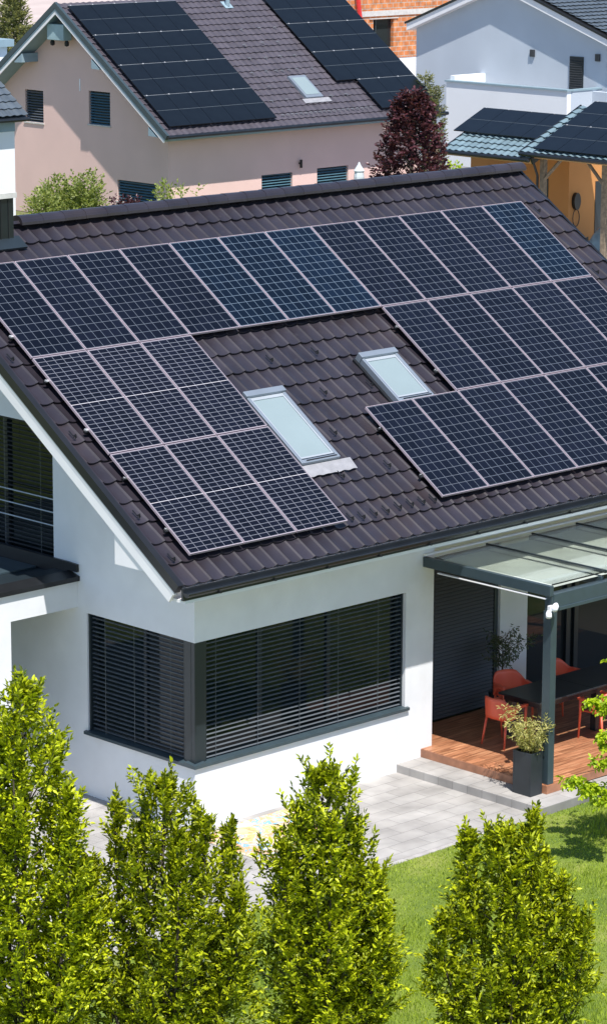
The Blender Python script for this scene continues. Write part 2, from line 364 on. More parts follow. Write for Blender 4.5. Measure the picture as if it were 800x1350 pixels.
def tile_field(name, parent, m, x0, x1, v0, v1, tw, ex, fn, prof_h=.026, step=.028, ns=8, holes=(), wave='roll', clipx=None):
    """courses of roof tiles, each tile its own little shell; fn(x, v, off) -> world"""
    nc = int(math.ceil((x1 - x0) / tw)); nr = int(math.ceil((v1 - v0) / ex)); V = []; F = []
    off0 = Vector((0, 0, 0)); q = parent
    while q is not None: off0 = off0 + q.location; q = q.parent
    for r in range(nr):
        va = v0 + r * ex; vb = min(va + ex * 1.07, v1 + .0)
        for c in range(nc):
            xa = x0 + c * tw; xb = min(xa + tw, x1)
            cx = (xa + xb) / 2; cv = (va + vb) / 2
            if any(h[0] < cx < h[1] and h[2] < cv < h[3] for h in holes): continue
            jit = RNG.normal(0, .0016); sk = RNG.normal(0, .0012); n0 = len(V)
            k = ns if xb - xa > tw * .6 else max(2, ns // 2)
            us = np.linspace(0, (xb - xa) / tw, k + 1)
            rows = []
            for t, lift in ((0, step - .022), (0, step), (.10, step * .9), (1, .0)):
                for u in us:
                    if wave == 'roll':
                        w = math.exp(-((u - .14) / .085) ** 2) + .30 * math.exp(-((u - 1.0) / .09) ** 2) - .45 * math.exp(-((u - .62) / .26) ** 2)
                    else: w = .5 + .5 * math.cos(2 * math.pi * (u - .2))
                    dip = (-.011 * math.sin(math.pi * min(1, max(0, (u - .15) / .85)))) if t < .2 and wave == 'roll' else 0
                    h = prof_h * w + lift + jit + sk * u
                    if lift == step - .022: h = prof_h * w + lift + jit
                    V.append(tuple(Vector(fn(xa + u * tw, va + (vb - va) * t + dip, h)) - off0))
            kk = k + 1
            for a in range(3):
                for i in range(k):
                    p0 = n0 + a * kk + i; F.append((p0, p0 + 1, p0 + kk + 1, p0 + kk))
    o = np_mesh(name, V, F, m, parent, smooth=False)
    # smooth across the roll, sharp at the lip
    me = o.data; sm = np.ones(len(F), bool); me.polygons.foreach_set('use_smooth', sm)
    mod = o.modifiers.new('edge', 'EDGE_SPLIT'); mod.split_angle = rad(50)
    return o

# ------------------------------------------------------------------ main house
XC, YC, G = 1.17, -2.12, 0.0
ZH, ZS = 2.827, .964
house = empty('white_house', (6.1, 2.45, 0), label='white rendered house in front with a brown tiled gable roof carrying rows of solar panels', cat='house')
def zroof(y, off=T_OFF - .03):            # height of roof underside/top at y, front slope
    return RZ(Z0 + (y - .6099) / K * TP + off / CP)
BACK = 2 * RY(V_RIDGE * CP)                # mirror line: y -> BACK - y
def zr(y, off): return zroof(y if y < BACK / 2 else BACK - y, off)
UND = -.36
w = MB()
# long side under the eave
w.box(XC, 6.11, YC, YC + .35, .0, .95)
w.box(5.50, 6.11, YC, YC + .35, .95, ZH)
w.prismx([(YC, ZH), (YC, zroof(YC, UND)), (YC + .35, zroof(YC + .35, UND)), (YC + .35, ZH)], XC, 6.11)
w.prismx([(YC, 3.42), (YC, zroof(YC, UND)), (YC + .35, zroof(YC + .35, UND)), (YC + .35, 3.42)], 6.11, 12.6)
# gable side
y0 = YC + .35
w.box(XC, XC + .35, y0, .256, 0, .95)
w.box(XC, XC + .35, .256, 8.7, 0, ZH)
w.prismx([(y0, ZH), (1.0, ZH), (1.0, zr(1.0, UND)), (y0, zr(y0, UND))], XC, XC + .35)
w.box(XC, XC + .35, 1.0, 3.6, ZH, 3.35)
w.prismx([(1.0, 5.53), (3.6, 5.53), (3.6, zr(3.6, UND)), (BACK / 2, zr(BACK / 2, UND)), (1.0, zr(1.0, UND))], XC, XC + .35)
w.prismx([(3.6, ZH), (8.7, ZH), (8.7, max(ZH + .1, zr(8.7, UND))), (3.6, zr(3.6, UND))], XC, XC + .35)
# far walls
w.box(XC + .35, 12.6, 8.35, 8.7, 0, 3.1)
w.prismx([(-1.25, 0), (8.35, 0), (8.35, zr(8.35, UND)), (BACK / 2, zr(BACK / 2, UND)), (-1.25, zr(-1.25, UND))], 12.25, 12.6)
# recessed terrace wall
w.box(5.76, 6.11, YC + .35, -.9, 0, 3.42)
w.box(8.58, 9.24, -1.27, -.9, 0, 2.98)
w.box(6.11, 12.25, -1.27, -.9, 2.98, 3.42)
w.box(6.11, 12.25, YC + .35, -1.27, 3.3, 3.42)
w.build('wall', M['plaster'], house)

# roof body (slab), soffit and fascia
s = MB()
def slope_strip(mb, x0, x1, va, vb, o0, o1):
    a = [rp(0, va, o0), rp(0, vb, o0), rp(0, vb, o1), rp(0, va, o1)]
    def apex(o): return (BACK / 2, rp(0, (BACK / 2 - .6099) / K / CP + o * TP, o)[2])
    l0, l1, h0, h1 = a[0], a[3], apex(o0), apex(o1)
    mb.prismx([(l0[1], l0[2]), h0, (BACK - l0[1], l0[2]), (BACK - l1[1], l1[2]), h1, (l1[1], l1[2])], RX(x0), RX(x1))
e = V_EAVE + .03
slope_strip(s, -.36, X_R - .02, e, V_RIDGE - .25, -.33, -.205)
roof = s.build('roof', M['trim_white'], house)
tf = tile_field('roof_tiles', roof, M['tile'], X_L, X_R, V_EAVE, V_RIDGE - .02, .2455, .4065, lambda x, v, o: rp(x, v, T_OFF - .032 + o), step=.038, prof_h=.019)
b = MB(); a = [rp(0, V_EAVE, -.15), rp(0, V_RIDGE, -.15), rp(0, V_RIDGE, -.10), rp(0, V_EAVE, -.10)]
b.prismx([(BACK - q[1], q[2]) for q in a], RX(X_L), RX(X_R)); b.build('rear_slope_tiles', M['tile'], roof)
# ridge caps
b = MB(); ry, rz_ = BACK / 2, rp(0, V_RIDGE, T_OFF)[2]
k = 0; x = X_L
while x < X_R - .02:
    x2 = min(x + .42, X_R + .01); r0, r1 = .122, .125
    if x2 > .95 and x < 1.5 : pass
    pr = lambda r, dz: [(ry + r * 1.15 * math.cos(t), rz_ - .035 + dz + r * math.sin(t)) for t in [rad(-8 + 196 * i / 10) for i in range(11)]]
    A, B = pr(r1, .004), pr(r0, 0)
    if not (x2 > .88 and x < 1.52):
        n0 = len(b.v)
        b.v += [(RX(x), y, z) for y, z in A] + [(RX(x2 + .03), y, z) for y, z in B]
        b.f += [(n0 + i, n0 + 11 + i, n0 + 12 + i, n0 + 1 + i) for i in range(10)] + [tuple(n0 + i for i in range(11)), tuple(n0 + 21 - i for i in range(11))]
    elif b.v: b.build('ridge_cap', M['tile'], roof); b = MB()
    x = x2
b.build('ridge_cap', M['tile'], roof, smooth=False)
# verges: black metal cover, silver line, white fascia (left); simple on the right
def verge(x0, x1, xf):
    d = MB(); slope_strip(d, x0, x1, V_EAVE - .02, V_RIDGE + .02, -.205, -.075); d.build('verge_cover', M['dark_metal'], roof)
    d = MB(); slope_strip(d, min(x0, xf) if xf < 0 else xf, x1 if xf < 0 else xf + .02, V_EAVE - .01, V_RIDGE, -.222, -.207); d.build('verge_strip', M['silver_trim'], roof)
    d = MB(); slope_strip(d, xf, xf + .03, V_EAVE - .02, V_RIDGE - .1, -.25, -.224); d.build('verge_board', M['trim_white'], roof)
    d = MB(); slope_strip(d, xf + .004, xf + .045, V_EAVE + .0, V_RIDGE - .15, -.40, -.252); d.build('fascia', M['trim_white'], roof)
verge(-.50, -.40, -.497)
d = MB(); slope_strip(d, X_R + .01, X_R + .06, V_EAVE - .02, V_RIDGE + .02, -.25, -.13); d.build('verge_cover', M['dark_metal'], roof)
# raised tile verge lip beside the cover
d = MB(); slope_strip(d, -.395, -.372, V_EAVE, V_RIDGE - .1, -.14, -.085); d.build('verge_tile_lip', M['tile'], roof)
# purlin box under the rake
ybx, zbx = RY(-2.32), RZ(4.30)
yin = ybx - (zroof(ybx, -.40) - zbx) / TP
d = MB(); d.prismx([(ybx, zbx), (ybx, zroof(ybx, -.37)), (yin, zbx)], RX(-.475), XC); d.build('purlin_box', M['trim_white'], house)
# gutter
g = MB(); gy, gz = RY(-3.755), RZ(4.135)
out = [(gy + .062 * math.cos(t), gz + .062 * math.sin(t)) for t in [rad(180 + 180 * i / 8) for i in range(9)]]
inn = [(gy + .054 * math.cos(t), gz + .054 * math.sin(t) + .004) for t in [rad(360 - 180 * i / 8) for i in range(9)]]
n = len(out); vs = []; GX0, GX1 = RX(-.45), RX(X_R)
for X in (GX0, GX1): vs += [(X, y, z) for y, z in out + inn]
m_ = len(out + inn); g.add(vs, [(i, (i + 1) % m_, (i + 1) % m_ + m_, i + m_) for i in range(m_)])
g.add([(GX0, y, z) for y, z in out], [tuple(range(n))])
gut = g.build('gutter', M['gutter'], roof)
MB().tube([(GX0, gy - .062, gz + .004), (GX1, gy - .062, gz + .004)], .011, 6).build('gutter_bead', M['gutter'], gut)
g = MB(); g.box(RX(-.45), GX1, RY(-3.695), RY(-3.655), RZ(4.02), RZ(4.185)); g.build('eave_board', M['gutter'], roof)
g = MB(); g.box(RX(-.42), GX1 - .03, RY(-3.70), RY(-3.36), RZ(3.975), RZ(4.018)); g.build('eave_fascia', M['trim_white'], roof)
x = .6
while x < GX1:
    g = MB(); g.box(x, x + .03, gy - .075, gy + .068, gz - .078, gz - .060); g.build('gutter_bracket', M['gutter'], gut); x += 1.05

# snow guards
def guard_mb():
    g = MB(); g.tube([(0, .13, .012), (0, .02, .016), (0, -.01, .075), (0, -.035, .016)], .011, 5); g.tube([(-.03, -.02, .02), (0, -.01, .078), (.03, -.02, .02)], .008, 5); return g
gm = guard_mb()
Minv = Matrix.Rotation(PIT, 4, 'X')
def ray(px, py):
    return (F_ + R_ * ((px - 400) / FPX) - U_ * ((py - 675) / FPX))
def on_roof(px, py, off=T_OFF):
    nrm = Vector((0, -SP, CP)); c = nrm.dot(Vector(rp(0, 0, off))); d = ray(px, py); t = (c - nrm.dot(CAM)) / nrm.dot(d); q = CAM + d * t
    return (q.x - .4932) / K, ((q.y - .6099) / K + off * SP) / CP
gpts = [on_roof(*a) for a in [(14, 474), (15, 476), (97, 578), (181, 683), (227, 740), (356, 477), (415.5, 467), (427, 520), (488, 509), (440, 573), (511, 616), (450, 630),
        (708, 280), (771, 317), (785, 361), (462, 686), (477, 684), (493, 680), (509, 676), (525, 671), (541, 667), (556, 664), (571, 661), (780, 395)]][1:]
first = None
for (gx, gv) in gpts:
    if first is None:
        first = gm.build('snow_guard', M['dark_metal'], roof, local=True); o = first
    else:
        o = first.copy(); COL.objects.link(o); o.parent = roof
    o.location = Vector(rp(gx, gv, T_OFF + .012)) - house.location; o.rotation_euler = (PIT, 0, 0)

# roof windows: frame sits on the slope
def slope_box(mb, x0, x1, va, vb, o0, o1):
    c = [rp(x, v, o) for o in (o0, o1) for v in (va, vb) for x in (x0, x1)]
    mb.add(c, [(0, 2, 3, 1), (4, 5, 7, 6), (0, 1, 5, 4), (2, 6, 7, 3), (0, 4, 6, 2), (1, 3, 7, 5)])
def skylight(x0, x1, va, vb, lbl, apron):
    t = MB(); fr = .055
    slope_box(t, x0, x0 + fr, va, vb, -.13, -.005); slope_box(t, x1 - fr, x1, va, vb, -.13, -.005)
    slope_box(t, x0 + fr, x1 - fr, va, va + fr * 1.3, -.13, -.008)
    win = t.build('roof_window', M['skyframe'], house, bevel=.006); tag(win, lbl)
    t = MB(); slope_box(t, x0 - .01, x1 + .01, vb + .002, vb + .11, -.13, .026); t.build('top_hood', M['skyframe'], win, bevel=.006)
    t = MB(); slope_box(t, x0 + fr + .03, x1 - fr - .03, va + fr * 1.3 + .03, vb - .06, -.10, -.035); t.build('pane', M['skyglass'], win)
    t = MB(); slope_box(t, x0 + fr, x0 + fr + .03, va + .1, vb, -.1, -.02); slope_box(t, x1 - fr - .03, x1 - fr, va + .1, vb, -.1, -.02)
    slope_box(t, x0 + fr + .03, x1 - fr - .03, va + .098, va + .127, -.1, -.02); slope_box(t, x0 + fr + .03, x1 - fr - .03, vb - .06, vb, -.1, -.022)
    t.build('sash', M['silver_trim'], win)
    t = MB(); slope_box(t, x0 + .12, x1 - .05, va + .03, va + .045, -.0075, .004); t.build('handle_bar', M['dark_metal'], win)
    t = MB(); slope_box(t, x0 - .06, x0 - .004, va - .02, vb + .1, -.125, -.095); t.build('side_flashing', M['dark_metal'], win)
    t = MB(); slope_box(t, x1 + .004, x1 + .06, va - .02, vb + .1, -.125, -.095); t.build('side_flashing', M['dark_metal'], win)
    if apron:
        t = MB(); nn = 30; vs = []
        for i in range(nn + 1):
            xx = x0 - .12 + (x1 - x0 + .34) * i / nn
            vs += [rp(xx, va - .006, -.06), rp(xx, va - .21 - .006 * math.sin(i * 1.3), -.088 + .006 * math.cos(2 * math.pi * (xx - X_L) / .2455))]
        t.add(vs, [(2 * i, 2 * i + 1, 2 * i + 3, 2 * i + 2) for i in range(nn)]); t.build('apron', M['flash'], win)
    return win
skylight(3.08, 3.86, -2.84, -1.42, 'larger roof window with a pale lead apron beneath it', True)
skylight(5.80, 6.58, -2.00, -1.02, 'smaller roof window just above the lower panel row', False)

# chimney
cx0, cx1, cy0, cy1, cz0, cz1 = RX(.70), RX(1.44), RY(2.16), RY(2.84), RZ(7.7), RZ(8.80)
ch = MB().box(cx0, cx1, cy0, cy1, cz0, cz1).build('chimney', M['chim'], house)
MB().box(cx0 - .04, cx1 + .04, cy0 - .04, cy1 + .04, cz1, cz1 + .08).build('chimney_cap', M['concrete'], ch)
t = MB(); slope_box(t, .60, 1.56, 2.34, 2.60, -.12, -.085); t.build('flashing', M['anth_dark'], ch)
for i in range(5):
    xx = cx0 + .05 + i * .15
    MB().box(xx, xx + .012, cy0 - .01, cy0 - .001, cz0 + .2, cz1 - .02).build('seam', M['dark_metal'], ch)
t = MB().tube([(cx0 + .4, cy0 + .3, cz1 + .08), (cx0 + .4, cy0 + .3, cz1 + .26)], .02, 8); t.build('hood_stay', M['dark_metal'], ch)
MB().lathe([(.02, cz1 + .26), (.20, cz1 + .28), (.16, cz1 + .34), (.0, cz1 + .36)], cx0 + .32, cy0 + .3, 16).build('chimney_hood', M['silver_trim'], ch)

# ---- solar panels, each one a thing
def panel_template(name, W, L, cm, nv):
    """local: origin at the upper-left corner, x across, y up-slope (negative going down), z normal"""
    e = empty(name)
    f = MB(); fw = .008; T = .038
    f.box(0, W, -fw, 0, -T, 0); f.box(0, W, -L, -L + fw, -T, 0); f.box(0, fw, -L + fw, -fw, -T, 0); f.box(W - fw, W, -L + fw, -fw, -T, 0)
    f.build('panel_frame', M['panel_frame'], e, local=True)
    me = bpy.data.meshes.new('cell_sheet'); zt = -.003
    me.from_pydata([(fw, -L + fw, zt), (W - fw, -L + fw, zt), (W - fw, -fw, zt), (fw, -fw, zt), (fw, -L + fw, -.03), (W - fw, -L + fw, -.03), (W - fw, -fw, -.03), (fw, -fw, -.03)], [], [(0, 1, 2, 3), (7, 6, 5, 4)])
    uvl = me.uv_layers.new(name='UVMap'); mg = .012 * 6 / W
    u = [(-mg, -mg), (6 + mg, -mg), (6 + mg, nv + mg), (-mg, nv + mg)]
    for i in range(8): uvl.data[i].uv = u[i % 4]
    me.materials.append(cm); o = bpy.data.objects.new('cell_sheet', me); link(o, e)
    return e
P = 1.012; LA, LB = 1.962, 2.000; HA, HB = 1.9855, 2.0247
tA = panel_template('solar_panel', .992 * K, LA * K, M['cellA'], 12)
tBl = panel_template('solar_panel', .992 * K, LA * K, M['cellBlue'], 12)
tB = panel_template('solar_panel', .992 * K, LB * K, M['cellB'], 24)
used = {}
ORD = ['first', 'second', 'third', 'fourth', 'fifth', 'sixth', 'seventh', 'eighth', 'ninth', 'tenth', 'eleventh', 'twelfth']
def place_panel(t, i, vtop, lbl, clampL=False, clampB=False):
    key = id(t)
    if key in used: o = copy_tree(t)
    else: o = t; used[key] = 1
    o.location = rp(i * P + .01 + random.uniform(-.001, .001), vtop, 0); o.rotation_euler = (PIT, 0, 0)
    tag(o, lbl, 'solar panel', 'solar panels on the front roof')
    if clampL:
        for d in (.45, 1.50):
            c = MB(); c.box(-.055, .0, -d - .02, -d + .02, -.055, -.025); c.box(-.07, -.045, -d - .012, -d + .012, -.04, -.012); c.build('clamp', M['clamp'], o, local=True)
    return o
for i in range(12):
    bl = i in (4, 5, 6, 11)
    place_panel(tBl if bl else tA, i, HA - .01, f'{"bluish" if bl else "black"} solar panel, {ORD[i]} from the left in the row below the ridge', clampL=(i == 0))
for i in range(7, 12): place_panel(tA, i, -.01, f'black solar panel, {ORD[i-7]} from the left in the row right of the small roof window', clampL=(i == 7))
for i in range(5, 12): place_panel(tA, i, -HA - .01, f'black solar panel, {ORD[i-5]} from left in the lowest right row above the canopy', clampL=(i == 5))
for r in range(2):
    for i in range(3):
        place_panel(tB, i, -.01 - r * HB, f'fine-celled solar panel, {ORD[i]} from left in the {["upper", "lower"][r]} row of the left block', clampL=(i == 0))
# rails under the rows
rl = empty('panel_rails', rp(6, 0, -.08), label='dark aluminium mounting rails between tiles and solar panels on the front roof', cat='mounting rails')
for (i0, i1, vt) in [(0, 12, HA), (7, 12, 0), (5, 12, -HA), (0, 3, 0), (0, 3, -HB)]:
    for d in (.45, 1.50):
        q = MB(); slope_box(q, i0 * P - .06, i1 * P + .05, vt - d - .022, vt - d + .022, -.075, -.037); q.build('rail', M['dark_metal'], rl)
        n = int((i1 - i0)); q = MB()
        for j in range(n): slope_box(q, (i0 + j + .5) * P - .02, (i0 + j + .5) * P + .02, vt - d - .01, vt - d + .01, -.115, -.076)
        q.build('roof_hooks', M['dark_metal'], rl)

# ---- corner window with venetian blinds
win = empty('corner_window', (0, 0, 0)); win.parent = house; win.location = Vector((XC, YC, ZS)) - house.location
def wloc(o): return o
YI, XI = YC + .17, XC + .17
def bl_world(mb, name, m, par): return mb.build(name, m, par)
q = MB(); q.box(XI + .06, 5.50, YI, YI + .02, ZS + .02, ZH); q.build('glass', M['glass'], win)
q = MB(); q.box(XI, XI + .02, YI + .06, .256, ZS + .02, ZH); q.build('glass', M['glass'], win)
q = MB(); q.box(XC + .02, XC + .22, YC + .02, YC + .10, ZS + .03, ZH); q.box(XC + .02, XC + .10, YC + .10, YC + .24, ZS + .03, ZH); 
q.box(XC + .22, XC + .26, YC + .035, YC + .09, ZS + .03, ZH); q.box(XC + .035, XC + .09, YC + .24, YC + .28, ZS + .03, ZH)
q.build('corner_post', M['anth_dark'], win, bevel=.006)
q = MB()
for xx in (2.55, 3.95): q.box(xx, xx + .07, YI - .03, YI, ZS + .04, ZH)
q.box(XC + .26, 5.499, YI - .03, YI - .001, ZS + .02, ZS + .10); q.box(5.42, 5.498, YI - .04, YI - .002, ZS + .10, ZH)
q.build('frame', M['anth_dark'], win)
q = MB(); q.box(XI - .03, XI - .001, YC + .28, .256, ZS + .02, ZS + .10); q.box(XI - .04, XI - .002, .18, .255, ZS + .10, ZH); q.box(XI - .03, XI - .002, -.92, -.86, ZS + .10, ZH); q.build('frame', M['anth_dark'], win)
def blind_y(x0, x1, y, z0, z1, pitch, parent, m, tilt=.06, w=.047):
    """slats along x, facing -y"""
    q = MB(); z = z0
    while z < z1:
        dy = w / 2 * math.cos(tilt); dz = w / 2 * math.sin(tilt)
        q.add([(x0, y - dy, z - dz), (x1, y - dy, z - dz), (x1, y, z + .007), (x0, y, z + .007), (x0, y + dy, z + dz), (x1, y + dy, z + dz),
               (x0, y - dy, z - dz - .004), (x1, y - dy, z - dz - .004)], [(0, 1, 2, 3), (3, 2, 5, 4), (6, 7, 1, 0)])
        z += pitch
    o = q.build('venetian_blind', m, parent); return o
def blind_x(y0_, y1_, x, z0, z1, pitch, parent, m, tilt=.06, w=.047):
    q = MB(); z = z0
    while z < z1:
        dx = w / 2 * math.cos(tilt); dz = w / 2 * math.sin(tilt)
        q.add([(x - dx, y1_, z - dz), (x - dx, y0_, z - dz), (x, y0_, z + .007), (x, y1_, z + .007), (x + dx, y0_, z + dz), (x + dx, y1_, z + dz),
               (x - dx, y1_, z - dz - .004), (x - dx, y0_, z - dz - .004)], [(0, 1, 2, 3), (3, 2, 4, 5), (6, 7, 1, 0)])
        z += pitch
    return q.build('venetian_blind', m, parent)
b1 = blind_y(XC + .27, 5.455, YC + .085, ZS + .09, ZH, .068, win, M['slat'])
q = MB()
for xx in (1.62, 2.45, 3.3, 4.1, 4.95): q.tube([(xx, YC + .048, ZS + .06), (xx, YC + .048, ZH)], .0035, 4)
q.build('ladder_cord', M['slat'], b1)
b2 = blind_x(YC + .29, .21, XC + .085, ZS + .09, ZH, .068, win, M['slat'])
q = MB()
for yy in (-1.55, -.75, -.1): q.tube([(XC + .048, yy, ZS + .06), (XC + .048, yy, ZH)], .0035, 4)
q.build('ladder_cord', M['slat'], b2)
q = MB(); q.box(5.462, 5.497, YC + .06, YC + .13, ZS + .06, ZH); q.build('guide_rail', M['anth_dark'], win)
q = MB(); q.box(XC + .03, XC + .13, .215, .254, ZS + .06, ZH); q.build('guide_rail', M['anth_dark'], win)
# sill (sloping, wraps round the corner)
def sill_y(x0, x1, y, z, par, m, dep=.17, proj=.05):
    q = MB(); q.prismx([(y - proj, z), (y - proj, z + .045), (y + dep, z + .075), (y + dep, z + .03), (y, z + .012), (y - .006, z)], x0, x1); return q.build('sill', m, par)
sill_y(XC - .05, 5.56, YC, ZS - .002, win, M['anthracite'])
q = MB(); x0 = XC
q.prismy([(x0 - .052, ZS - .001), (x0 - .052, ZS + .044), (x0 + .17, ZS + .073), (x0 + .17, ZS + .03), (x0, ZS + .012), (x0 - .006, ZS - .001)], YC - .049, .30); q.build('sill', M['anthracite'], win)
# plinth of the opening, jamb shadows: a thin end cap on the sill
# ---- upper gable window with railing
gw = empty('gable_window'); gw.parent = house; gw.location = Vector((XC, 1.0, 3.35)) - house.location
q = MB(); q.box(XC + .20, XC + .22, 1.0, 3.6, 3.35, 5.53); q.build('glass', M['glass'], gw)
q = MB(); q.box(XC + .15, XC + .199, 1.0, 1.08, 3.35, 5.53); q.box(XC + .15, XC + .199, 1.08, 3.6, 3.35, 3.45); q.box(XC + .15, XC + .199, 2.25, 2.35, 3.45, 5.53); q.build('frame', M['anth_dark'], gw)
b3 = blind_x(1.03, 3.58, XC + .09, 3.45, 5.5, .068, gw, M['slat_dark'])
q = MB()
for yy in (1.35, 2.2, 3.0): q.tube([(XC + .05, yy, 3.4), (XC + .05, yy, 5.5)], .0035, 4)
q.build('ladder_cord', M['slat'], b3)
q = MB()
for zz in (4.02, 4.22, 4.42): q.tube([(XC + .02, 1.0, zz), (XC + .02, 3.6, zz)], .011, 8)
q.build('guard_rail', M['silver_trim'], gw)

# ---- flat roofed porch on the gable side
po = empty('porch'); po.parent = house; po.location = Vector((.4, .46, 0)) - house.location
q = MB(); q.box(-7, XC - .002, .46, 1.0, 2.88, 3.31); q.box(-7, -.10, .46, .80, 0, 2.88); q.build('porch_wall', M['plaster'], po)
q = MB(); q.box(-7, XC - .004, 1.0, 5.0, 2.95, 3.33); q.build('roof_deck', M['anth_dark'], po)
q = MB(); q.prismx([(.40, 3.29), (.40, 3.36), (.62, 3.42), (.62, 3.34), (.45, 3.315), (.45, 3.29)], -7.05, XC - .006); q.build('edge_flashing', M['dark_metal'], po)
q = MB(); q.box(XC - .05, XC - .008, .63, 5.0, 3.331, 3.55); q.prismx([(.42, 3.425), (.42, 3.54), (.63, 3.55), (.63, 3.425)], XC - .05, XC - .008); q.build('upstand', M['dark_metal'], po)
q = MB(); q.box(-7.05, XC - .052, .64, .92, 3.335, 3.40); q.build('parapet_cap', M['anth_dark'], po)
q = MB(); q.box(-2.4, XC - .06, 1.35, 3.4, 3.334, 3.36); q.build('membrane_panel', M['anthracite'], po)

# ---- terrace recess: shutter door and big glazed doors
sd = empty('shutter_door'); sd.parent = house; sd.location = Vector((7.3, -1.25, .27)) - house.location
q = MB(); z = .29
while z < 2.97:
    q.add([(6.12, -1.235, z), (8.44, -1.235, z), (8.44, -1.262, z + .012), (6.12, -1.262, z + .012), (8.44, -1.240, z + .058), (6.12, -1.240, z + .058)], [(0, 1, 2, 3), (3, 2, 4, 5)]); z += .06
q.build('shutter', M['slat_dark'], sd); q = MB(); q.box(6.12, 8.5, -1.22, -1.18, .27, 2.98); q.build('back_panel', M['anth_dark'], sd)
q = MB(); q.box(8.44, 8.578, -1.22, -1.10, .27, 2.98); q.build('jamb', M['anthracite'], sd)
gd = empty('glazed_door'); gd.parent = house; gd.location = Vector((10.8, -1.1, .27)) - house.location
q = MB(); q.box(9.24, 12.25, -1.10, -1.08, .27, 2.98); q.build('glass', M['door_glass'], gd)
q = MB()
for xx in (9.242, 10.35, 10.55, 12.1): q.box(xx, xx + .10, -1.16, -1.101, .27, 2.98)
q.box(9.342, 12.25, -1.15, -1.102, 2.85, 2.979); q.box(9.342, 12.25, -1.15, -1.102, .272, .36)
q.build('frame', M['anth_dark'], gd)

# ------------------------------------------------------------------ terrace, step, patio, lawn, terrain
def sheet(name, x0, x1, y0, y1, z, m, thick=None):
    q = MB()
    if thick: q.box(x0, x1, y0, y1, z - thick, z)
    else: q.add([(x0, y0, z), (x1, y0, z), (x1, y1, z), (x0, y1, z)], [(0, 1, 2, 3)])
    o = q.build(name, m); return tag(o, kind='structure')
sheet('ground', -400, 900, -400, 900, -.02, M['terrain'])
sheet('lawn', -25, 16, -30, -5.08, .0, M['lawn']); sheet('side_lawn', -25, -4.6, -5.08, 25, .0, M['lawn'])
sheet('patio', -4.6, 5.33, -5.0, 14, .004, M['paver'])
q = MB(); q.box(-4.6, 5.33, -5.10, -5.0, -.05, .012); tag(q.build('patio_kerb', M['kerb']), kind='structure')
q = MB(); q.box(5.33, 13.2, -5.10, YC, -.05, .135)
tag(q.build('terrace_step', M['paver'], bevel=.008), kind='structure')
q = MB(); q.box(5.325, 5.332, -5.10, YC, -.05, .128); 
q = MB(); q.box(5.88, 13.2, -4.70, -1.27, .136, .27); tag(q.build('terrace_floor', M['deck'], bevel=.004), kind='structure')
q = MB(); q.box(5.865, 5.879, -4.714, YC + .0, .137, .262); q.box(5.88, 13.2, -4.714, -4.701, .137, .262); tag(q.build('terrace_riser', M['deck_riser']), kind='structure')

# grass blades
def grass(n, x0, x1, y0, y1, name):
    px = RNG.uniform(x0, x1, n); py = RNG.uniform(y0, y1, n)
    h = RNG.uniform(.025, .06, n) * (1 + .5 * np.sin(px * 2.1 + np.sin(py * 1.7) * 2)); a = RNG.uniform(0, 2 * np.pi, n); w = .006
    lean = RNG.uniform(0, .6, n) * h; la = RNG.uniform(0, 2 * np.pi, n)
    V = np.empty((n, 3, 3)); V[:, 0] = np.c_[px + np.cos(a) * w, py + np.sin(a) * w, np.zeros(n)]; V[:, 1] = np.c_[px - np.cos(a) * w, py - np.sin(a) * w, np.zeros(n)]
    V[:, 2] = np.c_[px + np.cos(la) * lean, py + np.sin(la) * lean, h]
    return tag(np_mesh(name, V.reshape(-1, 3), np.arange(3 * n).reshape(-1, 3), M['blade'], nside=3), 'short green lawn grass between the patio and the tree row', 'grass', kind='stuff')
grass(150000, -3, 9.5, -11.5, -5.09, 'lawn_grass')

# play mat
q = MB(); q.box(0, 1.9, 0, 1.45, 0, .006); o = q.build('play_mat', M['art'], local=True); o.location = (.98, -3.72, .008); tag(o, 'colourful orange, yellow and blue printed play mat lying on the grey patio', 'play mat')

# ------------------------------------------------------------------ pergola
pg = empty('pergola_canopy', (5.9, -4.65, .27), label='anthracite aluminium canopy with glass roof panes over the terrace', cat='pergola')
XP0 = 5.86; YB = -4.70
def beamY(name, x0, x1, y0, y1, z0, z1, m='anthracite', par=pg, bev=.005): return MB().box(x0, x1, y0, y1, z0, z1).build(name, M[m], par, bevel=bev)
beamY('side_beam', XP0, XP0 + .08, -4.70, YC - .002, 3.17, 3.325)
beamY('side_strip', XP0 + .002, XP0 + .05, -4.60, YC - .3, 3.11, 3.13, 'trim_white')
beamY('front_beam', XP0 + .09, 13.2, YB, YB + .14, 2.93, 3.19)
beamY('beam_lip', XP0 + .2, 13.2, YB - .015, YB - .001, 2.93, 2.985)
beamY('wall_plate', XP0, 13.2, YC - .06, YC - .003, 3.345, 3.375, 'trim_white')
post = beamY('post', 5.90, 6.03, -4.70, -4.545, .271, 2.93)
post2 = beamY('post', 12.4, 12.53, -4.70, -4.545, .271, 2.93)
MB().box(5.91, 6.02, -4.69, -4.56, 2.93, 3.17).build('post_head', M['anthracite'], pg)
rx = [XP0 + .08] + [7.18 + 1.06 * i - .03 for i in range(6)] + [13.2]
for i in range(1, 7): beamY('rafter', rx[i], rx[i] + .06, -4.58, YC - .1, 3.10, 3.234); beamY('cover_strip', rx[i] + .012, rx[i] + .048, -4.655, YC - .1, 3.30, 3.35, 'anth_dark')
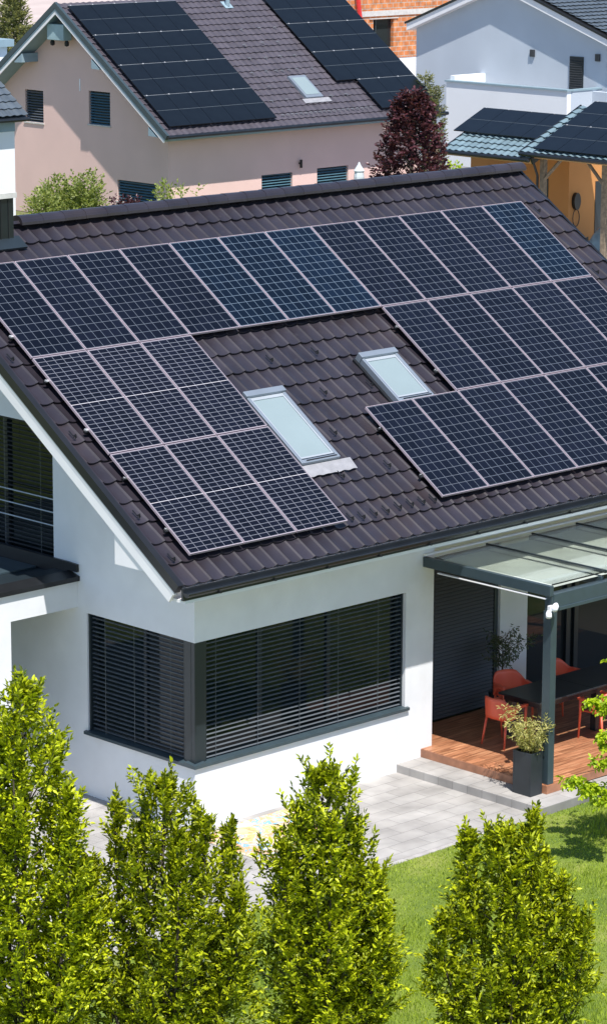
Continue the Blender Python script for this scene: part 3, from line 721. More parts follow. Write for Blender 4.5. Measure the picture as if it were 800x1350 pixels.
for i in range(7):
    x0 = rx[i] + (.062 if i else .002); x1 = rx[i + 1] - .002
    MB().box(x0, x1, -4.66, YC - .102, 3.330, 3.338).build('glass_pane', M['canopy_glass'], pg)
    MB().box(x0, x1, -4.52, YC - .102, 3.235, 3.24).build('shade_cloth', M['awning'], pg)
    MB().box(x0 + .12, x1 - .06, -4.44, -3.70 + .12 * (i % 2), 3.245, 3.25).build('painted_reflection', M['pane_reflection'], pg)  # white strips stand in for bright reflections on the glass panes
MB().box(rx[0], 13.2, -4.672, -4.661, 3.325, 3.343).build('glass_edge', M['dark_metal'], pg)
# spotlight camera on the corner
sc = empty('spotlight', (5.85, -4.74, 3.02), label='small white twin floodlight on the canopy corner above the post', cat='spotlight')
def bulb(p0, p1, r):
    return MB().tube([p0, tuple((Vector(p0) * .6 + Vector(p1) * .4)), p1, tuple(Vector(p1) + (Vector(p1) - Vector(p0)) * .15)], [r * .6, r, r, r * .5], 12)
bulb((5.90, -4.79, 3.07), (5.78, -4.86, 3.03), .05).build('lamp_head', M['camw'], sc, smooth=True)
bulb((5.72, -4.80, 3.0), (5.66, -4.86, 2.93), .045).build('lamp_head', M['camw'], sc, smooth=True)
MB().box(5.80, 5.89, -4.77, -4.702, 2.97, 3.05).build('bracket', M['camw'], sc, bevel=.008)
MB().tube([(5.82, -4.76, 3.02), (5.74, -4.82, 3.0)], .018, 8).build('arm', M['camw'], sc)

# ------------------------------------------------------------------ terrace furniture
def make_chair():
    e = empty('garden_chair')
    # local: faces +x, back at -x
    def shell(pts, name, th=.018):
        pass
    # seat: slightly dished grid
    n = 8; V = []; F = []
    for j in range(n + 1):
        for i in range(n + 1):
            u, v = i / n, j / n; x = -.20 + .43 * u; y = (-.22 + .44 * v) * (1 - .10 * (1 - u)); z = .445 + .012 * (abs(2 * v - 1) ** 2) + .01 * (1 - u) - (.02 * max(0, u - .85) / .15)
            V.append((x, y, z))
    for j in range(n):
        for i in range(n): p0 = j * (n + 1) + i; F.append((p0, p0 + 1, p0 + n + 2, p0 + n + 1))
    q = MB(); q.add(V, F); o = q.build('seat', M['red'], e, smooth=True, local=True); md = o.modifiers.new('s', 'SOLIDIFY'); md.thickness = .022
    # backrest wrapping into the arms
    V = []; F = []; na, nz = 28, 6
    for a in range(na + 1):
        t = -1 + 2 * a / na; ang = t * 1.57
        s = abs(t)
        if s < .5:       # back arc
            th = t / .5 * 1.25; x = -.02 - .22 * math.cos(th * .95); y = .27 * math.sin(th) / math.sin(1.25)
        else:
            x = -.02 - .22 * math.cos(1.25 * .95) + (s - .5) / .5 * .36; y = math.copysign(.27 + .015 * (s - .5), t)
        top = .80 if s < .26 else (.80 - .14 * min(1, (s - .26) / .26) if s < .52 else .66)
        bot = .455 if s < .5 else .455 + .17 * min(1, (s - .5) / .18)
        for k in range(nz + 1):
            f = k / nz; z = bot + (top - bot) * f; V.append((x - .05 * max(0, (z - .46)) / .34 * (1 - min(1, s * 1.6)), y, z))
    for a in range(na):
        for k in range(nz): p0 = a * (nz + 1) + k; F.append((p0, p0 + 1, p0 + nz + 2, p0 + nz + 1))
    q = MB(); q.add(V, F); o = q.build('backrest', M['red'], e, smooth=True, local=True); md = o.modifiers.new('s', 'SOLIDIFY'); md.thickness = .024; md.offset = 0
    for sy in (-1, 1):
        MB().tube([(-.17, .20 * sy, .45), (-.24, .235 * sy, 0)], [.021, .014], 8).build('leg', M['red'], e, local=True, smooth=True)
        MB().tube([(.21, .268 * sy, .655), (.215, .255 * sy, .44), (.245, .25 * sy, 0)], [.024, .022, .014], 8).build('leg', M['red'], e, local=True, smooth=True)
        # armrest top
        q = MB(); q.box(-.04, .245, .245 * sy - .028 + .02 * sy, .245 * sy + .028 + .02 * sy, .648, .668); q.build('armrest', M['red'], e, local=True, bevel=.008)
    return e
ch0 = make_chair()
spots = [((6.98, -2.83), 0.0, 'red plastic armchair at the near left end of the dark table'),
         ((7.95, -2.12), -1.57 - .35, 'red plastic armchair behind the left end of the table beside the potted tree'),
         ((9.05, -2.22), -1.57, 'red plastic armchair behind the table, seen just right of the canopy post'),
         ((8.33, -3.66), 1.57, 'red plastic armchair on the sunny front side of the table under green leaves'),
         ((9.35, -3.72), 1.57, 'red plastic armchair at the right edge, front side of the dark table')]
for i, ((x, y), rz, lb) in enumerate(spots):
    o = ch0 if i == 0 else copy_tree(ch0)
    o.location = (x, y, .27); o.rotation_euler = (0, 0, rz); tag(o, lb, 'chair', 'red armchairs round the terrace table')
tb = empty('terrace_table', (8.4, -2.98, .27), label='long dark rectangular outdoor dining table on the terrace', cat='table')
MB().box(7.15, 8.40, -3.42, -2.55, .985, 1.02).build('table_top', M['table'], tb, bevel=.006)
MB().box(8.405, 9.95, -3.42, -2.55, .985, 1.02).build('table_top', M['table'], tb, bevel=.006)
MB().box(7.22, 9.88, -3.36, -2.61, .90, .984).build('apron', M['table'], tb)
for x in (7.25, 9.78):
    for y in (-3.36, -2.69): MB().box(x, x + .08, y, y + .08, .271, .90).build('leg', M['table'], tb)
MB().box(8.55, 8.66, -3.36, -3.25, .271, .90).build('leg', M['table'], tb)

# ------------------------------------------------------------------ foliage
def leaves(pos, dirs, nrm, L, W, curl=.12):
    """one folded 6-vertex leaf at each pos, as numpy"""
    n = len(pos); d = dirs / np.linalg.norm(dirs, axis=1, keepdims=True)
    s = np.cross(nrm, d); s /= (np.linalg.norm(s, axis=1, keepdims=True) + 1e-9); u = np.cross(d, s)
    L = np.asarray(L).reshape(-1, 1) * np.ones((n, 1)); W = np.asarray(W).reshape(-1, 1) * np.ones((n, 1))
    V = np.empty((n, 6, 3)); fold = .22
    V[:, 0] = pos; V[:, 1] = pos + d * L * .35 + s * W * .5 + u * W * fold; V[:, 2] = pos + d * L * .72 + s * W * .38 + u * (W * fold * .6 - L * curl * .4)
    V[:, 3] = pos + d * L - u * L * curl; V[:, 4] = pos + d * L * .72 - s * W * .38 + u * (W * fold * .6 - L * curl * .4); V[:, 5] = pos + d * L * .35 - s * W * .5 + u * W * fold
    b = (np.arange(n) * 6).reshape(-1, 1)
    F = np.concatenate([b + [0, 1, 2, 3], b + [0, 3, 4, 5]], axis=1).reshape(-1, 4)
    return V.reshape(-1, 3), F
def unit(v): return v / (np.linalg.norm(v, axis=-1, keepdims=True) + 1e-9)

def leafy(tips, rng, per, seg, L, W, upb=.5, planar=True):
    """tips: list of (start, end) twig segments -> leaves alternating along each"""
    P_, D_, N_ = [], [], []
    for a, b_ in tips:
        a = np.array(a); b_ = np.array(b_); ax = unit(b_ - a); side = unit(np.cross(ax, [0, 0, 1.]) + rng.normal(0, .25, 3)); up = unit(np.cross(side, ax))
        if up[2] < 0: up = -up
        for k in range(per):
            t = (k + .5) / per; sg = 1 if k % 2 else -1
            P_.append(a + (b_ - a) * t + rng.normal(0, .006, 3)); D_.append(ax * .75 + side * sg * .8 + up * rng.normal(.05, .35)); N_.append(up + rng.normal(0, .55, 3))
        P_.append(b_); D_.append(ax + rng.normal(0, .2, 3)); N_.append(up + rng.normal(0, .3, 3))
    n = len(P_)
    return leaves(np.array(P_), np.array(D_), np.array(N_), rng.uniform(.75, 1.2, n) * L, rng.uniform(.8, 1.15, n) * W)

def conical_tree(name, base, H, prof, seed, lbl, group, m_leaf, leaders, L=.070, W=.031, nb=210, z0=.15, tw=7, per=9):
    """prof(t): crown radius for t=0 bottom..1 top; leaders: (dx, dy, top) extra upright leaders"""
    rng = np.random.default_rng(seed)
    e = empty(name, base, label=lbl, cat='tree', group=group)
    tr = MB(); tips = []
    tr.tube([(0, 0, 0), (.02, .01, H * .35), (-.015, .02, H * .7), (0, 0, H * .985)], [.055, .042, .024, .004], 8)
    lead = [(0., 0., H, 1.0)] + leaders
    for (dx, dy, top, wt) in lead[1:]:
        tr.tube([(0, 0, H * .12), (dx * .6, dy * .6, H * .3), (dx, dy, top * .75), (dx * 1.05, dy * 1.05, top * .985)], [.03, .022, .012, .004], 6)
    tot = sum(l[3] for l in lead)
    for (dx, dy, top, wt) in lead:
        n = int(nb * wt / tot * 1.0)
        for i in range(n):
            t = ((i + rng.uniform(0, 1)) / n) ** .88; z = z0 + (top - z0) * t * .985; ang = i * 2.39996 + rng.normal(0, .25)
            cx = dx * min(1, z / (top * .6)); cy = dy * min(1, z / (top * .6))
            R = (prof(z / H) if (dx == 0 and dy == 0) else min(prof(z / H) * .62, .34 * max(0, 1 - z / top) ** .85 + .03)) * rng.uniform(.72, 1.14)
            if dx == 0 and dy == 0 and leaders: R = min(R, .03 + .46 * (top - z)) * .98
            R = max(R, .025)
            el = rad(rng.uniform(28, 52) + 25 * t); out = np.array([math.cos(ang), math.sin(ang), 0])
            ln = R / max(.35, math.cos(el)); end = np.array([cx, cy, z]) + out * R + np.array([0, 0, ln * math.sin(el) * .85])
            st = np.array([cx, cy, z])
            if end[2] > top - .06: end = st + (end - st) * max(.12, (top - .06 - z) / (end[2] - z + 1e-6))
            mid = (st + end) / 2 + np.array([0, 0, -.04 * ln])
            if R > .2 and i % 2 == 0: tr.tube([st, mid, end], [.010, .007, .002], 4, caps=False)
            ntw = max(2, int(tw * (.4 + R / .8)))
            for k in range(ntw):
                f = .25 + .75 * (k + rng.uniform(0, 1)) / ntw; p0 = st + (end - st) * f
                dr = unit(unit(end - st) * .9 + rng.normal(0, .55, 3) + np.array([0, 0, .28])); ln2 = rng.uniform(.12, .27) * (1.1 - .35 * t) * min(1, .40 + .8 * (top - z))
                tips.append((p0, p0 + dr * ln2))
            tips.append((end - unit(end - st) * .14, end + unit(end - st) * .08))
            if rng.uniform() < .35:          # a free shoot standing out of the outline
                dr = unit(unit(end - st) * .6 + np.array([0, 0, .8]) + rng.normal(0, .2, 3)); l2 = rng.uniform(.12, .30)
                tips.append((end - dr * .05, end + dr * l2 * .5)); tips.append((end + dr * l2 * .5, end + dr * l2)); tr.tube([end - dr * .05, end + dr * l2], [.004, .0015], 3, caps=False)
    for (dx, dy, top, wt) in lead: tips.append(((dx, dy, top - .20), (dx + rng.normal(0, .02), dy, top + .07))); tips.append(((dx, dy, top - .4), (dx + .05, dy, top - .12)))
    tr.build('trunk', M['bark'], e, local=True, smooth=True)
    V, F = leafy(tips, rng, per, 1, L, W)
    np_mesh('crown', V, F, m_leaf, e, smooth=False)
    return e, len(F) // 2

def at(px, py, F):
    d = ray(px, py); t = F / d.dot(F_); return CAM + d * t
def base_at(px, F): q = at(px, 1350, F); return (q.x, q.y, 0)
def ztop(px, py, F): return at(px, py, F).z
right2 = Vector((R_.x, R_.y, 0)).normalized()
def lead_px(dpx, F, top_px, px, dd=0.0):
    o = right2 * (dpx * F / FPX); fwd = Vector((F_.x, F_.y, 0)).normalized() * dd
    return (o.x + fwd.x, o.y + fwd.y, ztop(px, top_px, F))
grp = 'hornbeam trees in the row along the lawn'
TF = 33.5
spec = [
 (38, 872, 33.0, 1.02, 'tallest hornbeam tree at the left edge, its top level with the corner window', [(-30, 930, .0), (42, 960, .1), (-10, 905, -.3), (75, 1120, -.1), (-50, 1000, .3), (60, 1010, -.35)]),
 (218, 1006, 33.3, 1.02, 'hornbeam tree with a broad ragged top below the corner window', [(-62, 1040, .1), (52, 1050, -.15), (85, 1075, .15), (-95, 1110, -.1), (20, 1060, -.35), (-30, 1075, .3), (95, 1150, -.2)]),
 (424, 992, 33.8, 1.0, 'hornbeam tree with a thin tall leader in the middle before the patio', [(38, 1062, .1), (-48, 1085, -.1), (66, 1135, .1), (-25, 1060, .25), (78, 1180, -.2), (10, 1050, -.3)]),
 (664, 1075, 34.0, .90, 'rightmost hornbeam tree in front of the lawn and planter', [(32, 1052, .05), (-50, 1082, .1), (-80, 1190, -.1), (75, 1150, .15), (95, 1190, -.2), (10, 1110, -.3), (50, 1120, .3)]),
]
for i, (px, py, F, rw, lb, ld) in enumerate(spec):
    H = ztop(px, py, F); L_ = [(*lead_px(d, F, ty, px + d, dd), 0.55) for d, ty, dd in ld]
    prof = (lambda t, rw=rw: rw * min(1.0, max(.0, 1.02 - t) ** .80 * 1.10 + .02))
    e, nl = conical_tree('hornbeam_tree', base_at(px, F), H, prof, 100 + i, lb, grp, M['leaf'], L_, nb=520, tw=7, per=9, z0=(1.0 if i == 0 else .2))
    print('tree', i, 'H', round(H, 2), 'leaves', nl)

def bush(name, base, radii, n, seed, lbl, cat, m_leaf, L, W, lump=7, group=None, stems=True, up=.4, gap=.0, mstem='twig'):
    """leaf clumps spread through an uneven volume over a few stems"""
    rng = np.random.default_rng(seed); e = empty(name, base, label=lbl, cat=cat, group=group)
    rx_, ry_, rz = radii; cl = [(rng.uniform(-.6, .6) * rx_, rng.uniform(-.6, .6) * ry_, rz * (.9 + rng.uniform(-.45, .6)), rng.uniform(.3, .55)) for _ in range(lump)]
    tr = MB(); tips = []
    for (x, y, z, s_) in cl:
        if stems: tr.tube([(x * .1, y * .1, 0), (x * .5, y * .5, z * .5), (x, y, z)], [.03 * rz + .01, .015 * rz + .006, .004], 5)
        for k in range(n // lump):
            d = unit(rng.normal(0, 1, 3)); rr = rng.uniform(.35, 1.0) ** .5 * s_; p0 = np.array([x + d[0] * rx_ * rr, y + d[1] * ry_ * rr, z + d[2] * rz * rr * .85])
            if p0[2] < .03: p0[2] = .03 + rng.uniform(0, .1)
            dr = unit(d * .7 + rng.normal(0, .5, 3) + np.array([0, 0, up])); tips.append((p0, p0 + dr * L * 2.6))
    if stems: tr.build('stem', M[mstem], e, local=True)
    V, F = leafy(tips, rng, 4, 1, L, W); np_mesh('foliage', V, F, m_leaf, e)
    return e
# low hornbeam growth in front of the first tree (left bottom corner)
b0 = base_at(25, 31.5); bush('hedge_shrub', (b0[0], b0[1], 0), (.75, .75, .85), 1500, 5, 'low bright green hornbeam shrub filling the bottom left corner', 'shrub', M['leaf'], .07, .04, lump=12)

# tree whose sprays reach in from the right
rt = empty('overhanging_tree', (5.75, -8.0, 0), label='bright green maple-like tree reaching in from the right edge over the lawn', cat='tree')
rng = np.random.default_rng(3); tr = MB(); tips = []
tr.tube([(5.75, -8.0, 0), (5.7, -7.95, 1.2), (5.6, -7.8, 3.2)], [.07, .055, .02], 8)
def spray(px, py, F, sx, sz, n):
    c = at(px, py, F)
    tr.tube([(5.7, -7.95, 1.3 + rng.uniform(0, .6)), ((5.7 + c.x) / 2, (-7.95 + c.y) / 2, c.z + .25), (c.x, c.y, c.z + .03)], [.02, .010, .004], 5)
    for k in range(n):
        o = np.array([c.x, c.y, c.z]) + right2.x * 0 + np.array([rng.normal(0, sx), rng.normal(0, sx), rng.normal(0, sz)])
        dr = unit(np.array([rng.normal(-.3, .6), rng.normal(-.2, .6), rng.normal(-.25, .3)])); tips.append((o, o + dr * .10))
for a in [(752, 1026, 42.3, .05, .02, 16), (768, 1034, 42.3, .07, .03, 34), (785, 1042, 42.3, .08, .035, 46), (803, 1050, 42.3, .09, .05, 55), (783, 924, 42.5, .06, .02, 26), (799, 932, 42.5, .08, .035, 40),
          (796, 968, 42.3, .05, .03, 26), (806, 982, 42.3, .06, .04, 34), (790, 1003, 42.2, .05, .02, 18), (812, 1000, 42.2, .08, .04, 35), (828, 955, 42.5, .08, .06, 40)]:
    spray(*a)
for cx, cy, cz, sg_, n in [(5.15, -7.45, 2.4, .26, 330), (5.3, -7.7, 1.9, .26, 260), (5.5, -7.9, 2.9, .28, 330), (4.95, -7.25, 2.9, .16, 120), (6.1, -7.6, 2.3, .35, 300), (5.7, -8.4, 2.3, .35, 300)]:
    for k in range(n):
        o = np.array([cx, cy, cz]) + rng.normal(0, sg_, 3); dr = unit(rng.normal(0, .6, 3) + np.array([0, 0, -.2])); tips.append((o, o + dr * .12))
    tr.tube([(5.7, -7.95, 1.3), ((5.7 + cx) / 2, (-7.95 + cy) / 2, cz - .1), (cx, cy, cz + .1)], [.025, .015, .005], 5)
tr.build('trunk', M['bark'], rt); 
V, F = leafy(tips, rng, 5, 1, .065, .045); V = V - np.array([5.75, -8.0, 0]); np_mesh('crown', V, F, M['leaf_maple_green'], rt)

# planter with bamboo
pl = empty('tall_planter', (5.73, -4.45, .135), label='tall square anthracite planter with a pale green bamboo standing on the grey step', cat='planter')
q = MB(); x0, x1, ya, yb, za, zb = 5.585, 5.845, -4.64, -4.28, .136, .80
q.box(x0, x1, ya, ya + .025, za, zb); q.box(x0, x1, yb - .025, yb, za, zb); q.box(x0, x0 + .025, ya + .025, yb - .025, za, zb); q.box(x1 - .025, x1, ya + .025, yb - .025, za, zb); q.build('pot', M['planter'], pl, bevel=.004)
MB().box(x0 + .025, x1 - .025, ya + .025, yb - .025, .6, .75).build('soil', M['soil'], pl)
rng = np.random.default_rng(9); tips = []; st = MB()
for k in range(26):
    a = rng.uniform(0, 2 * np.pi); l = rng.uniform(.32, .66); r = rng.uniform(.02, .09); p0 = np.array([5.715 + r * math.cos(a), -4.46 + r * 1.3 * math.sin(a), .75])
    ou = rng.uniform(.08, .32) * l / .5; p2 = p0 + np.array([math.cos(a) * ou, math.sin(a) * ou, l]); p1 = (p0 + p2) / 2 + np.array([0, 0, .05])
    st.tube([p0, p1, p2], [.004, .003, .0015], 4, caps=False)
    for j in range(15):
        f = rng.uniform(.1, 1); q0 = p0 + (p2 - p0) * f; d = unit(rng.normal(0, 1, 3) + np.array([0, 0, .2])); tips.append((q0, q0 + d * rng.uniform(.04, .09)))
st.build('stems', M['twig'], pl); V, F = leafy(tips, rng, 3, 1, .065, .016); V = V - np.array([5.73, -4.45, .135]); np_mesh('foliage', V, F, M['leaf_bamboo'], pl)

# potted olive in the terrace corner
oc = at(645, 925, 47.3)
ol = empty('potted_olive', (8.25, -1.62, .27), label='dark potted olive tree before the grey shutter in the terrace corner', cat='potted tree')
q = MB(); q.lathe([(.15, .271), (.20, .55), (.21, .62), (.19, .62), (.18, .57)], 8.25, -1.62, 20); q.build('pot', M['planter'], ol, smooth=False)
rng = np.random.default_rng(21); st = MB(); tips = []
st.tube([(8.25, -1.62, .57), (8.27, -1.62, .95), (8.24, -1.65, 1.3)], [.02, .016, .01], 6)
for k in range(26):
    a = rng.uniform(0, 2 * np.pi); z = rng.uniform(.95, 1.45); l = rng.uniform(.15, .5); p0 = np.array([8.25, -1.63, z]); p1 = p0 + np.array([math.cos(a) * l, math.sin(a) * l * .6, rng.uniform(-.05, .3)])
    st.tube([p0, (p0 + p1) / 2 + np.array([0, 0, .03]), p1], [.005, .004, .002], 4, caps=False)
    for j in range(7):
        f = rng.uniform(.25, 1); q0 = p0 + (p1 - p0) * f; d = unit(rng.normal(0, 1, 3) + np.array([0, 0, -.15])); tips.append((q0, q0 + d * .09))
p0 = np.array([8.3, -1.65, 1.3]); p1 = np.array([8.95, -1.75, 1.42]); st.tube([p0, (p0 + p1) / 2 + np.array([0, 0, .06]), p1], [.006, .004, .002], 4, caps=False)
for j in range(22):
    q0 = p0 + (p1 - p0) * rng.uniform(.3, 1); d = unit(rng.normal(0, 1, 3)); tips.append((q0, q0 + d * .08))
st.build('trunk', M['bark'], ol); V, F = leafy(tips, rng, 3, 1, .06, .024); V = V - np.array([8.25, -1.62, .27]); np_mesh('crown', V, F, M['leaf_olive'], ol)

# ------------------------------------------------------------------ pink neighbour house
X, Y = 45.67, 48.55; PW = 13.0; PD = 9.85
pk = empty('pink_house', (X + 6, Y + 5, 0), label='pink rendered house behind on the left with a grey roof and black solar panels', cat='house')
pt = .72; ze = 3.56; ye = 47.72; XE0, XE1 = 44.88, 59.3
yr = 53.84
PP = math.atan(pt); pc, ps = math.cos(PP), math.sin(PP)
def pp(x, v, off=0): return (x, ye + v * pc - off * ps, ze + v * ps + off * pc)
VR = (yr - ye) / pc
def pz(y, off): 
    yy = y if y < yr else 2 * yr - y
    return ze + (yy - ye) * pt + off / pc
def wall_with_openings_y(mb, x0, x1, y, th, z0, ztop_, ops):
    """wall in plane y (front), openings (xa,xb,za,zb) sorted by x; butted boxes"""
    cur = x0
    for xa, xb, za, zb in ops:
        mb.box(cur, xa, y, y + th, z0, ztop_); mb.box(xa, xb, y, y + th, z0, za); mb.box(xa, xb, y, y + th, zb, ztop_); cur = xb
    mb.box(cur, x1, y, y + th, z0, ztop_)
opsY = [(50.27, 51.85, .75, 1.70), (53.13, 54.78, .75, 1.75)]
q = MB(); wall_with_openings_y(q, X, X + PW, Y, .3, 0, 3.55, opsY)
yb_ = 2 * yr - Y
opsX = [(48.18 - .0, 50.55, .82, 1.66), (51.72, 52.92, 3.58, 4.80), (55.95, 57.05, 3.42, 4.65)]
# gable wall as vertical bands between openings
cuts = [Y + .3, 48.95 + .0, 50.9, 51.72, 52.92, 55.55, 56.65, yb_]
def gable_band(mb, ya, yb2, za, zb=None):
    if zb is None:
        pts = [(ya, za), (yb2, za), (yb2, pz(yb2, -.3))]
        if ya < yr < yb2: pts.append((yr, pz(yr, -.3)))
        pts.append((ya, pz(ya, -.3))); mb.prismx(pts, X, X + .3)
    else: mb.box(X, X + .3, ya, yb2, za, zb)
gable_band(q, Y + .3, 49.2, 0)
gable_band(q, 49.2, 51.35, 0, .88); gable_band(q, 49.2, 51.35, 1.66)
gable_band(q, 51.35, 51.72, 0)
gable_band(q, 51.72, 52.92, 0, 3.58); gable_band(q, 51.72, 52.92, 4.80)
gable_band(q, 52.92, 55.55, 0)
gable_band(q, 55.55, 56.62, 0, 3.42); gable_band(q, 55.55, 56.62, 4.62)
gable_band(q, 56.62, yb_, 0)
q.build('wall', M['pink'], pk)
s = MB()
def pslope(mb, x0, x1, va, vb, o0, o1, both=True):
    l0, l1 = pp(0, va, o0), pp(0, va, o1); h0, h1 = (yr, ze + (yr - ye) * pt + o0 / pc), (yr, ze + (yr - ye) * pt + o1 / pc)
    mb.prismx([(l0[1], l0[2]), h0, (2 * yr - l0[1], l0[2]), (2 * yr - l1[1], l1[2]), h1, (l1[1], l1[2])], x0, x1)
pslope(s, XE0 + .04, XE1 - .02, .03, VR - .1, -.30, -.05)
proof = s.build('roof', M['pfascia'], pk)
tile_field('roof_tiles', proof, M['tile_grey'], XE0 + .1, XE1, 0, VR, .30, .345, lambda x, v, o: pp(x, v, -.045 + o), prof_h=.035, step=.04, ns=5, wave='cos')
d = MB(); pslope(d, XE0 - .02, XE0 + .10, -.02, VR + .05, -.16, .03); d.build('verge_cover', M['anthracite'], proof)
d = MB(); pslope(d, XE0 - .0, XE0 + .04, 0, VR, -.23, -.162); d.build('verge_board', M['pfascia'], proof)
d = MB(); pslope(d, XE0 + .01, XE0 + .04, 0, VR - .1, -.33, -.232); d.build('fascia', M['trim_white'], proof)
d = MB(); d.tube([(XE0, ye - .06, ze - .05), (XE1, ye - .06, ze - .05)], .07, 8); d.build('gutter', M['gutter'], proof); MB().box(XE0 + .1, XE1 - .05, ye - .02, ye + .5, ze - .16, ze - .09).build('leak_filler', M['pfascia'], proof)  # filler box added to block a light leak between gutter and slab
def pbox(yb0, zb0, w_):
    q = MB(); q.prismx([(yb0, zb0), (yb0, pz(yb0, -.40)), (yb0 - w_, pz(yb0 - w_, -.40)), (yb0 - w_ + .12, zb0)] if zb0 < pz(yb0 - w_, -.4) + 1 else [(yb0, zb0), (yb0, pz(yb0, -.4)), (yb0 - w_, pz(yb0 - w_, -.4))], XE0 + .02, X); return q.build('purlin_box', M['pfascia'], pk)
for (yb0, dz) in ((51.85, .33), (48.75, .30)):
    q = MB(); zt = pz(yb0, -.41); q.prismx([(yb0, zt), (yb0, zt - dz), (yb0 - .42, zt - dz - .02), (yb0 - .46, pz(yb0 - .46, -.41))], XE0 + .02, X); q.build('purlin_box', M['pfascia'], pk)
    yb1 = 2 * yr - yb0; q = MB(); q.prismx([(yb1, zt), (yb1, zt - dz), (yb1 + .42, zt - dz - .02), (yb1 + .46, pz(yb1 + .46, -.41))], XE0 + .02, X); q.build('purlin_box', M['pfascia'], pk)
def far_window_x(xp, ya, yb2, za, zb, par, pitch=.1, m='slat', lbl=None):
    e = empty('window'); e.parent = par; e.location = Vector((xp, (ya + yb2) / 2, za)) - par.location
    MB().box(xp + .14, xp + .16, ya, yb2, za, zb).build('glass', M['glass'], e)
    q = MB(); q.box(xp - .04, xp + .14, ya - .05, yb2 + .05, za - .05, za - .002); q.build('sill', M['concrete'], e)
    blind_x(ya + .02, yb2 - .02, xp + .07, za + .03, zb, pitch, e, M[m], tilt=.5, w=.10)
    q = MB(); q.box(xp + .10, xp + .139, ya, ya + .06, za, zb); q.box(xp + .10, xp + .139, yb2 - .06, yb2, za, zb); q.build('frame', M['anthracite'], e)
def far_window_y(yp, xa, xb, za, zb, par, pitch=.1, m='slat'):
    e = empty('window'); e.parent = par; e.location = Vector(((xa + xb) / 2, yp, za)) - par.location
    MB().box(xa, xb, yp + .14, yp + .16, za, zb).build('glass', M['glass'], e)
    MB().box(xa - .05, xb + .05, yp - .04, yp + .14, za - .05, za - .002).build('sill', M['concrete'], e)
    blind_y(xa + .02, xb - .02, yp + .07, za + .03, zb, pitch, e, M[m], tilt=.5, w=.10)
M['slat_teal'] = mat('teal_slat', (.09, .19, .24), .4, metal=.2)
far_window_x(X, 49.2, 51.35, .88, 1.66, pk, m='slat_teal'); far_window_x(X, 51.72, 52.92, 3.58, 4.80, pk, m='slat_teal'); far_window_x(X, 55.55, 56.62, 3.42, 4.62, pk)
for o_ in opsY: far_window_y(Y, *o_, pk, m='slat_teal')
# air-conditioning unit under the gable, cameras
def onx_(px, py, X_): d = ray(px, py); t = (X_ - CAM.x) / d.x; return CAM + d * t
a1, a2 = onx_(62, 31, X - .62), onx_(84, 54, X - .62)
ac = empty('wall_unit'); ac.parent = pk; ac.location = Vector((X - .35, a1.y, a2.z)) - pk.location
MB().box(X - .62, X - .22, a2.y, a1.y, a2.z, a1.z).build('casing', M['ac'], ac, bevel=.02); MB().box(X - .22, X, (a1.y + a2.y) / 2 - .1, (a1.y + a2.y) / 2 + .1, a2.z + .05, a2.z + .12).build('bracket', M['dark_metal'], ac)
for yy in (a1.y - .08, a2.y + .05): MB().lathe([(.02, a2.z - .22), (.08, a2.z - .19), (.09, a2.z - .08), (.05, a2.z - .005)], X - .42, yy, 12).build('camera_dome', M['black'], ac)
MB().box(X - .02, X, 53.38, 53.43, 4.75, 5.2).build('thermometer', M['camw'], pk)
q = MB(); q.tube([(52.2, Y - .1, 1.85), (52.2, Y - .1, 2.15)], .05, 8); q.box(52.17, 52.23, Y - .1, Y, 1.98, 2.04); q.build('wall_lamp', M['black'], pk)
# roof window and vents
def pslope_box(mb, x0, x1, va, vb, o0, o1):
    c = [pp(x, v, o) for o in (o0, o1) for v in (va, vb) for x in (x0, x1)]
    mb.add(c, [(0, 2, 3, 1), (4, 5, 7, 6), (0, 1, 5, 4), (2, 6, 7, 3), (0, 4, 6, 2), (1, 3, 7, 5)])
def on_pslope(px, py, off=0):
    n_ = Vector((0, -ps, pc)); c = n_.dot(Vector(pp(0, 0, off))); d = ray(px, py); t = (c - n_.dot(CAM)) / n_.dot(d); q = CAM + d * t
    return q.x, ((q - Vector(pp(q.x, 0, off))).dot(Vector((0, pc, ps))))
a0 = on_pslope(378, 103); a1 = on_pslope(425, 131)
skx0, skv1 = a0; skx1 = on_pslope(399, 100)[0]; skv0 = on_pslope(402, 131)[1]
t = MB(); pslope_box(t, skx0, skx1, skv0, skv1, 0, .10); pw = t.build('roof_window', M['skyframe'], pk)
t = MB(); pslope_box(t, skx0 + .1, skx1 - .1, skv0 + .14, skv1 - .12, .05, .112); t.build('pane', M['skyglass'], pw)
t = MB(); pslope_box(t, skx0 - .2, skx1 + .3, skv0 - .25, skv0 - .01, .02, .04); t.build('apron', M['flash'], pw)
vx, vv = on_pslope(300, 8); t = MB(); pslope_box(t, vx - .2, vx + .2, vv - .15, vv + .25, .0, .03); c = pp(vx, vv, 0); t.tube([c, (c[0], c[1], c[2] + .6)], .09, 10); t.build('vent_pipe', M['pfascia'], pk)
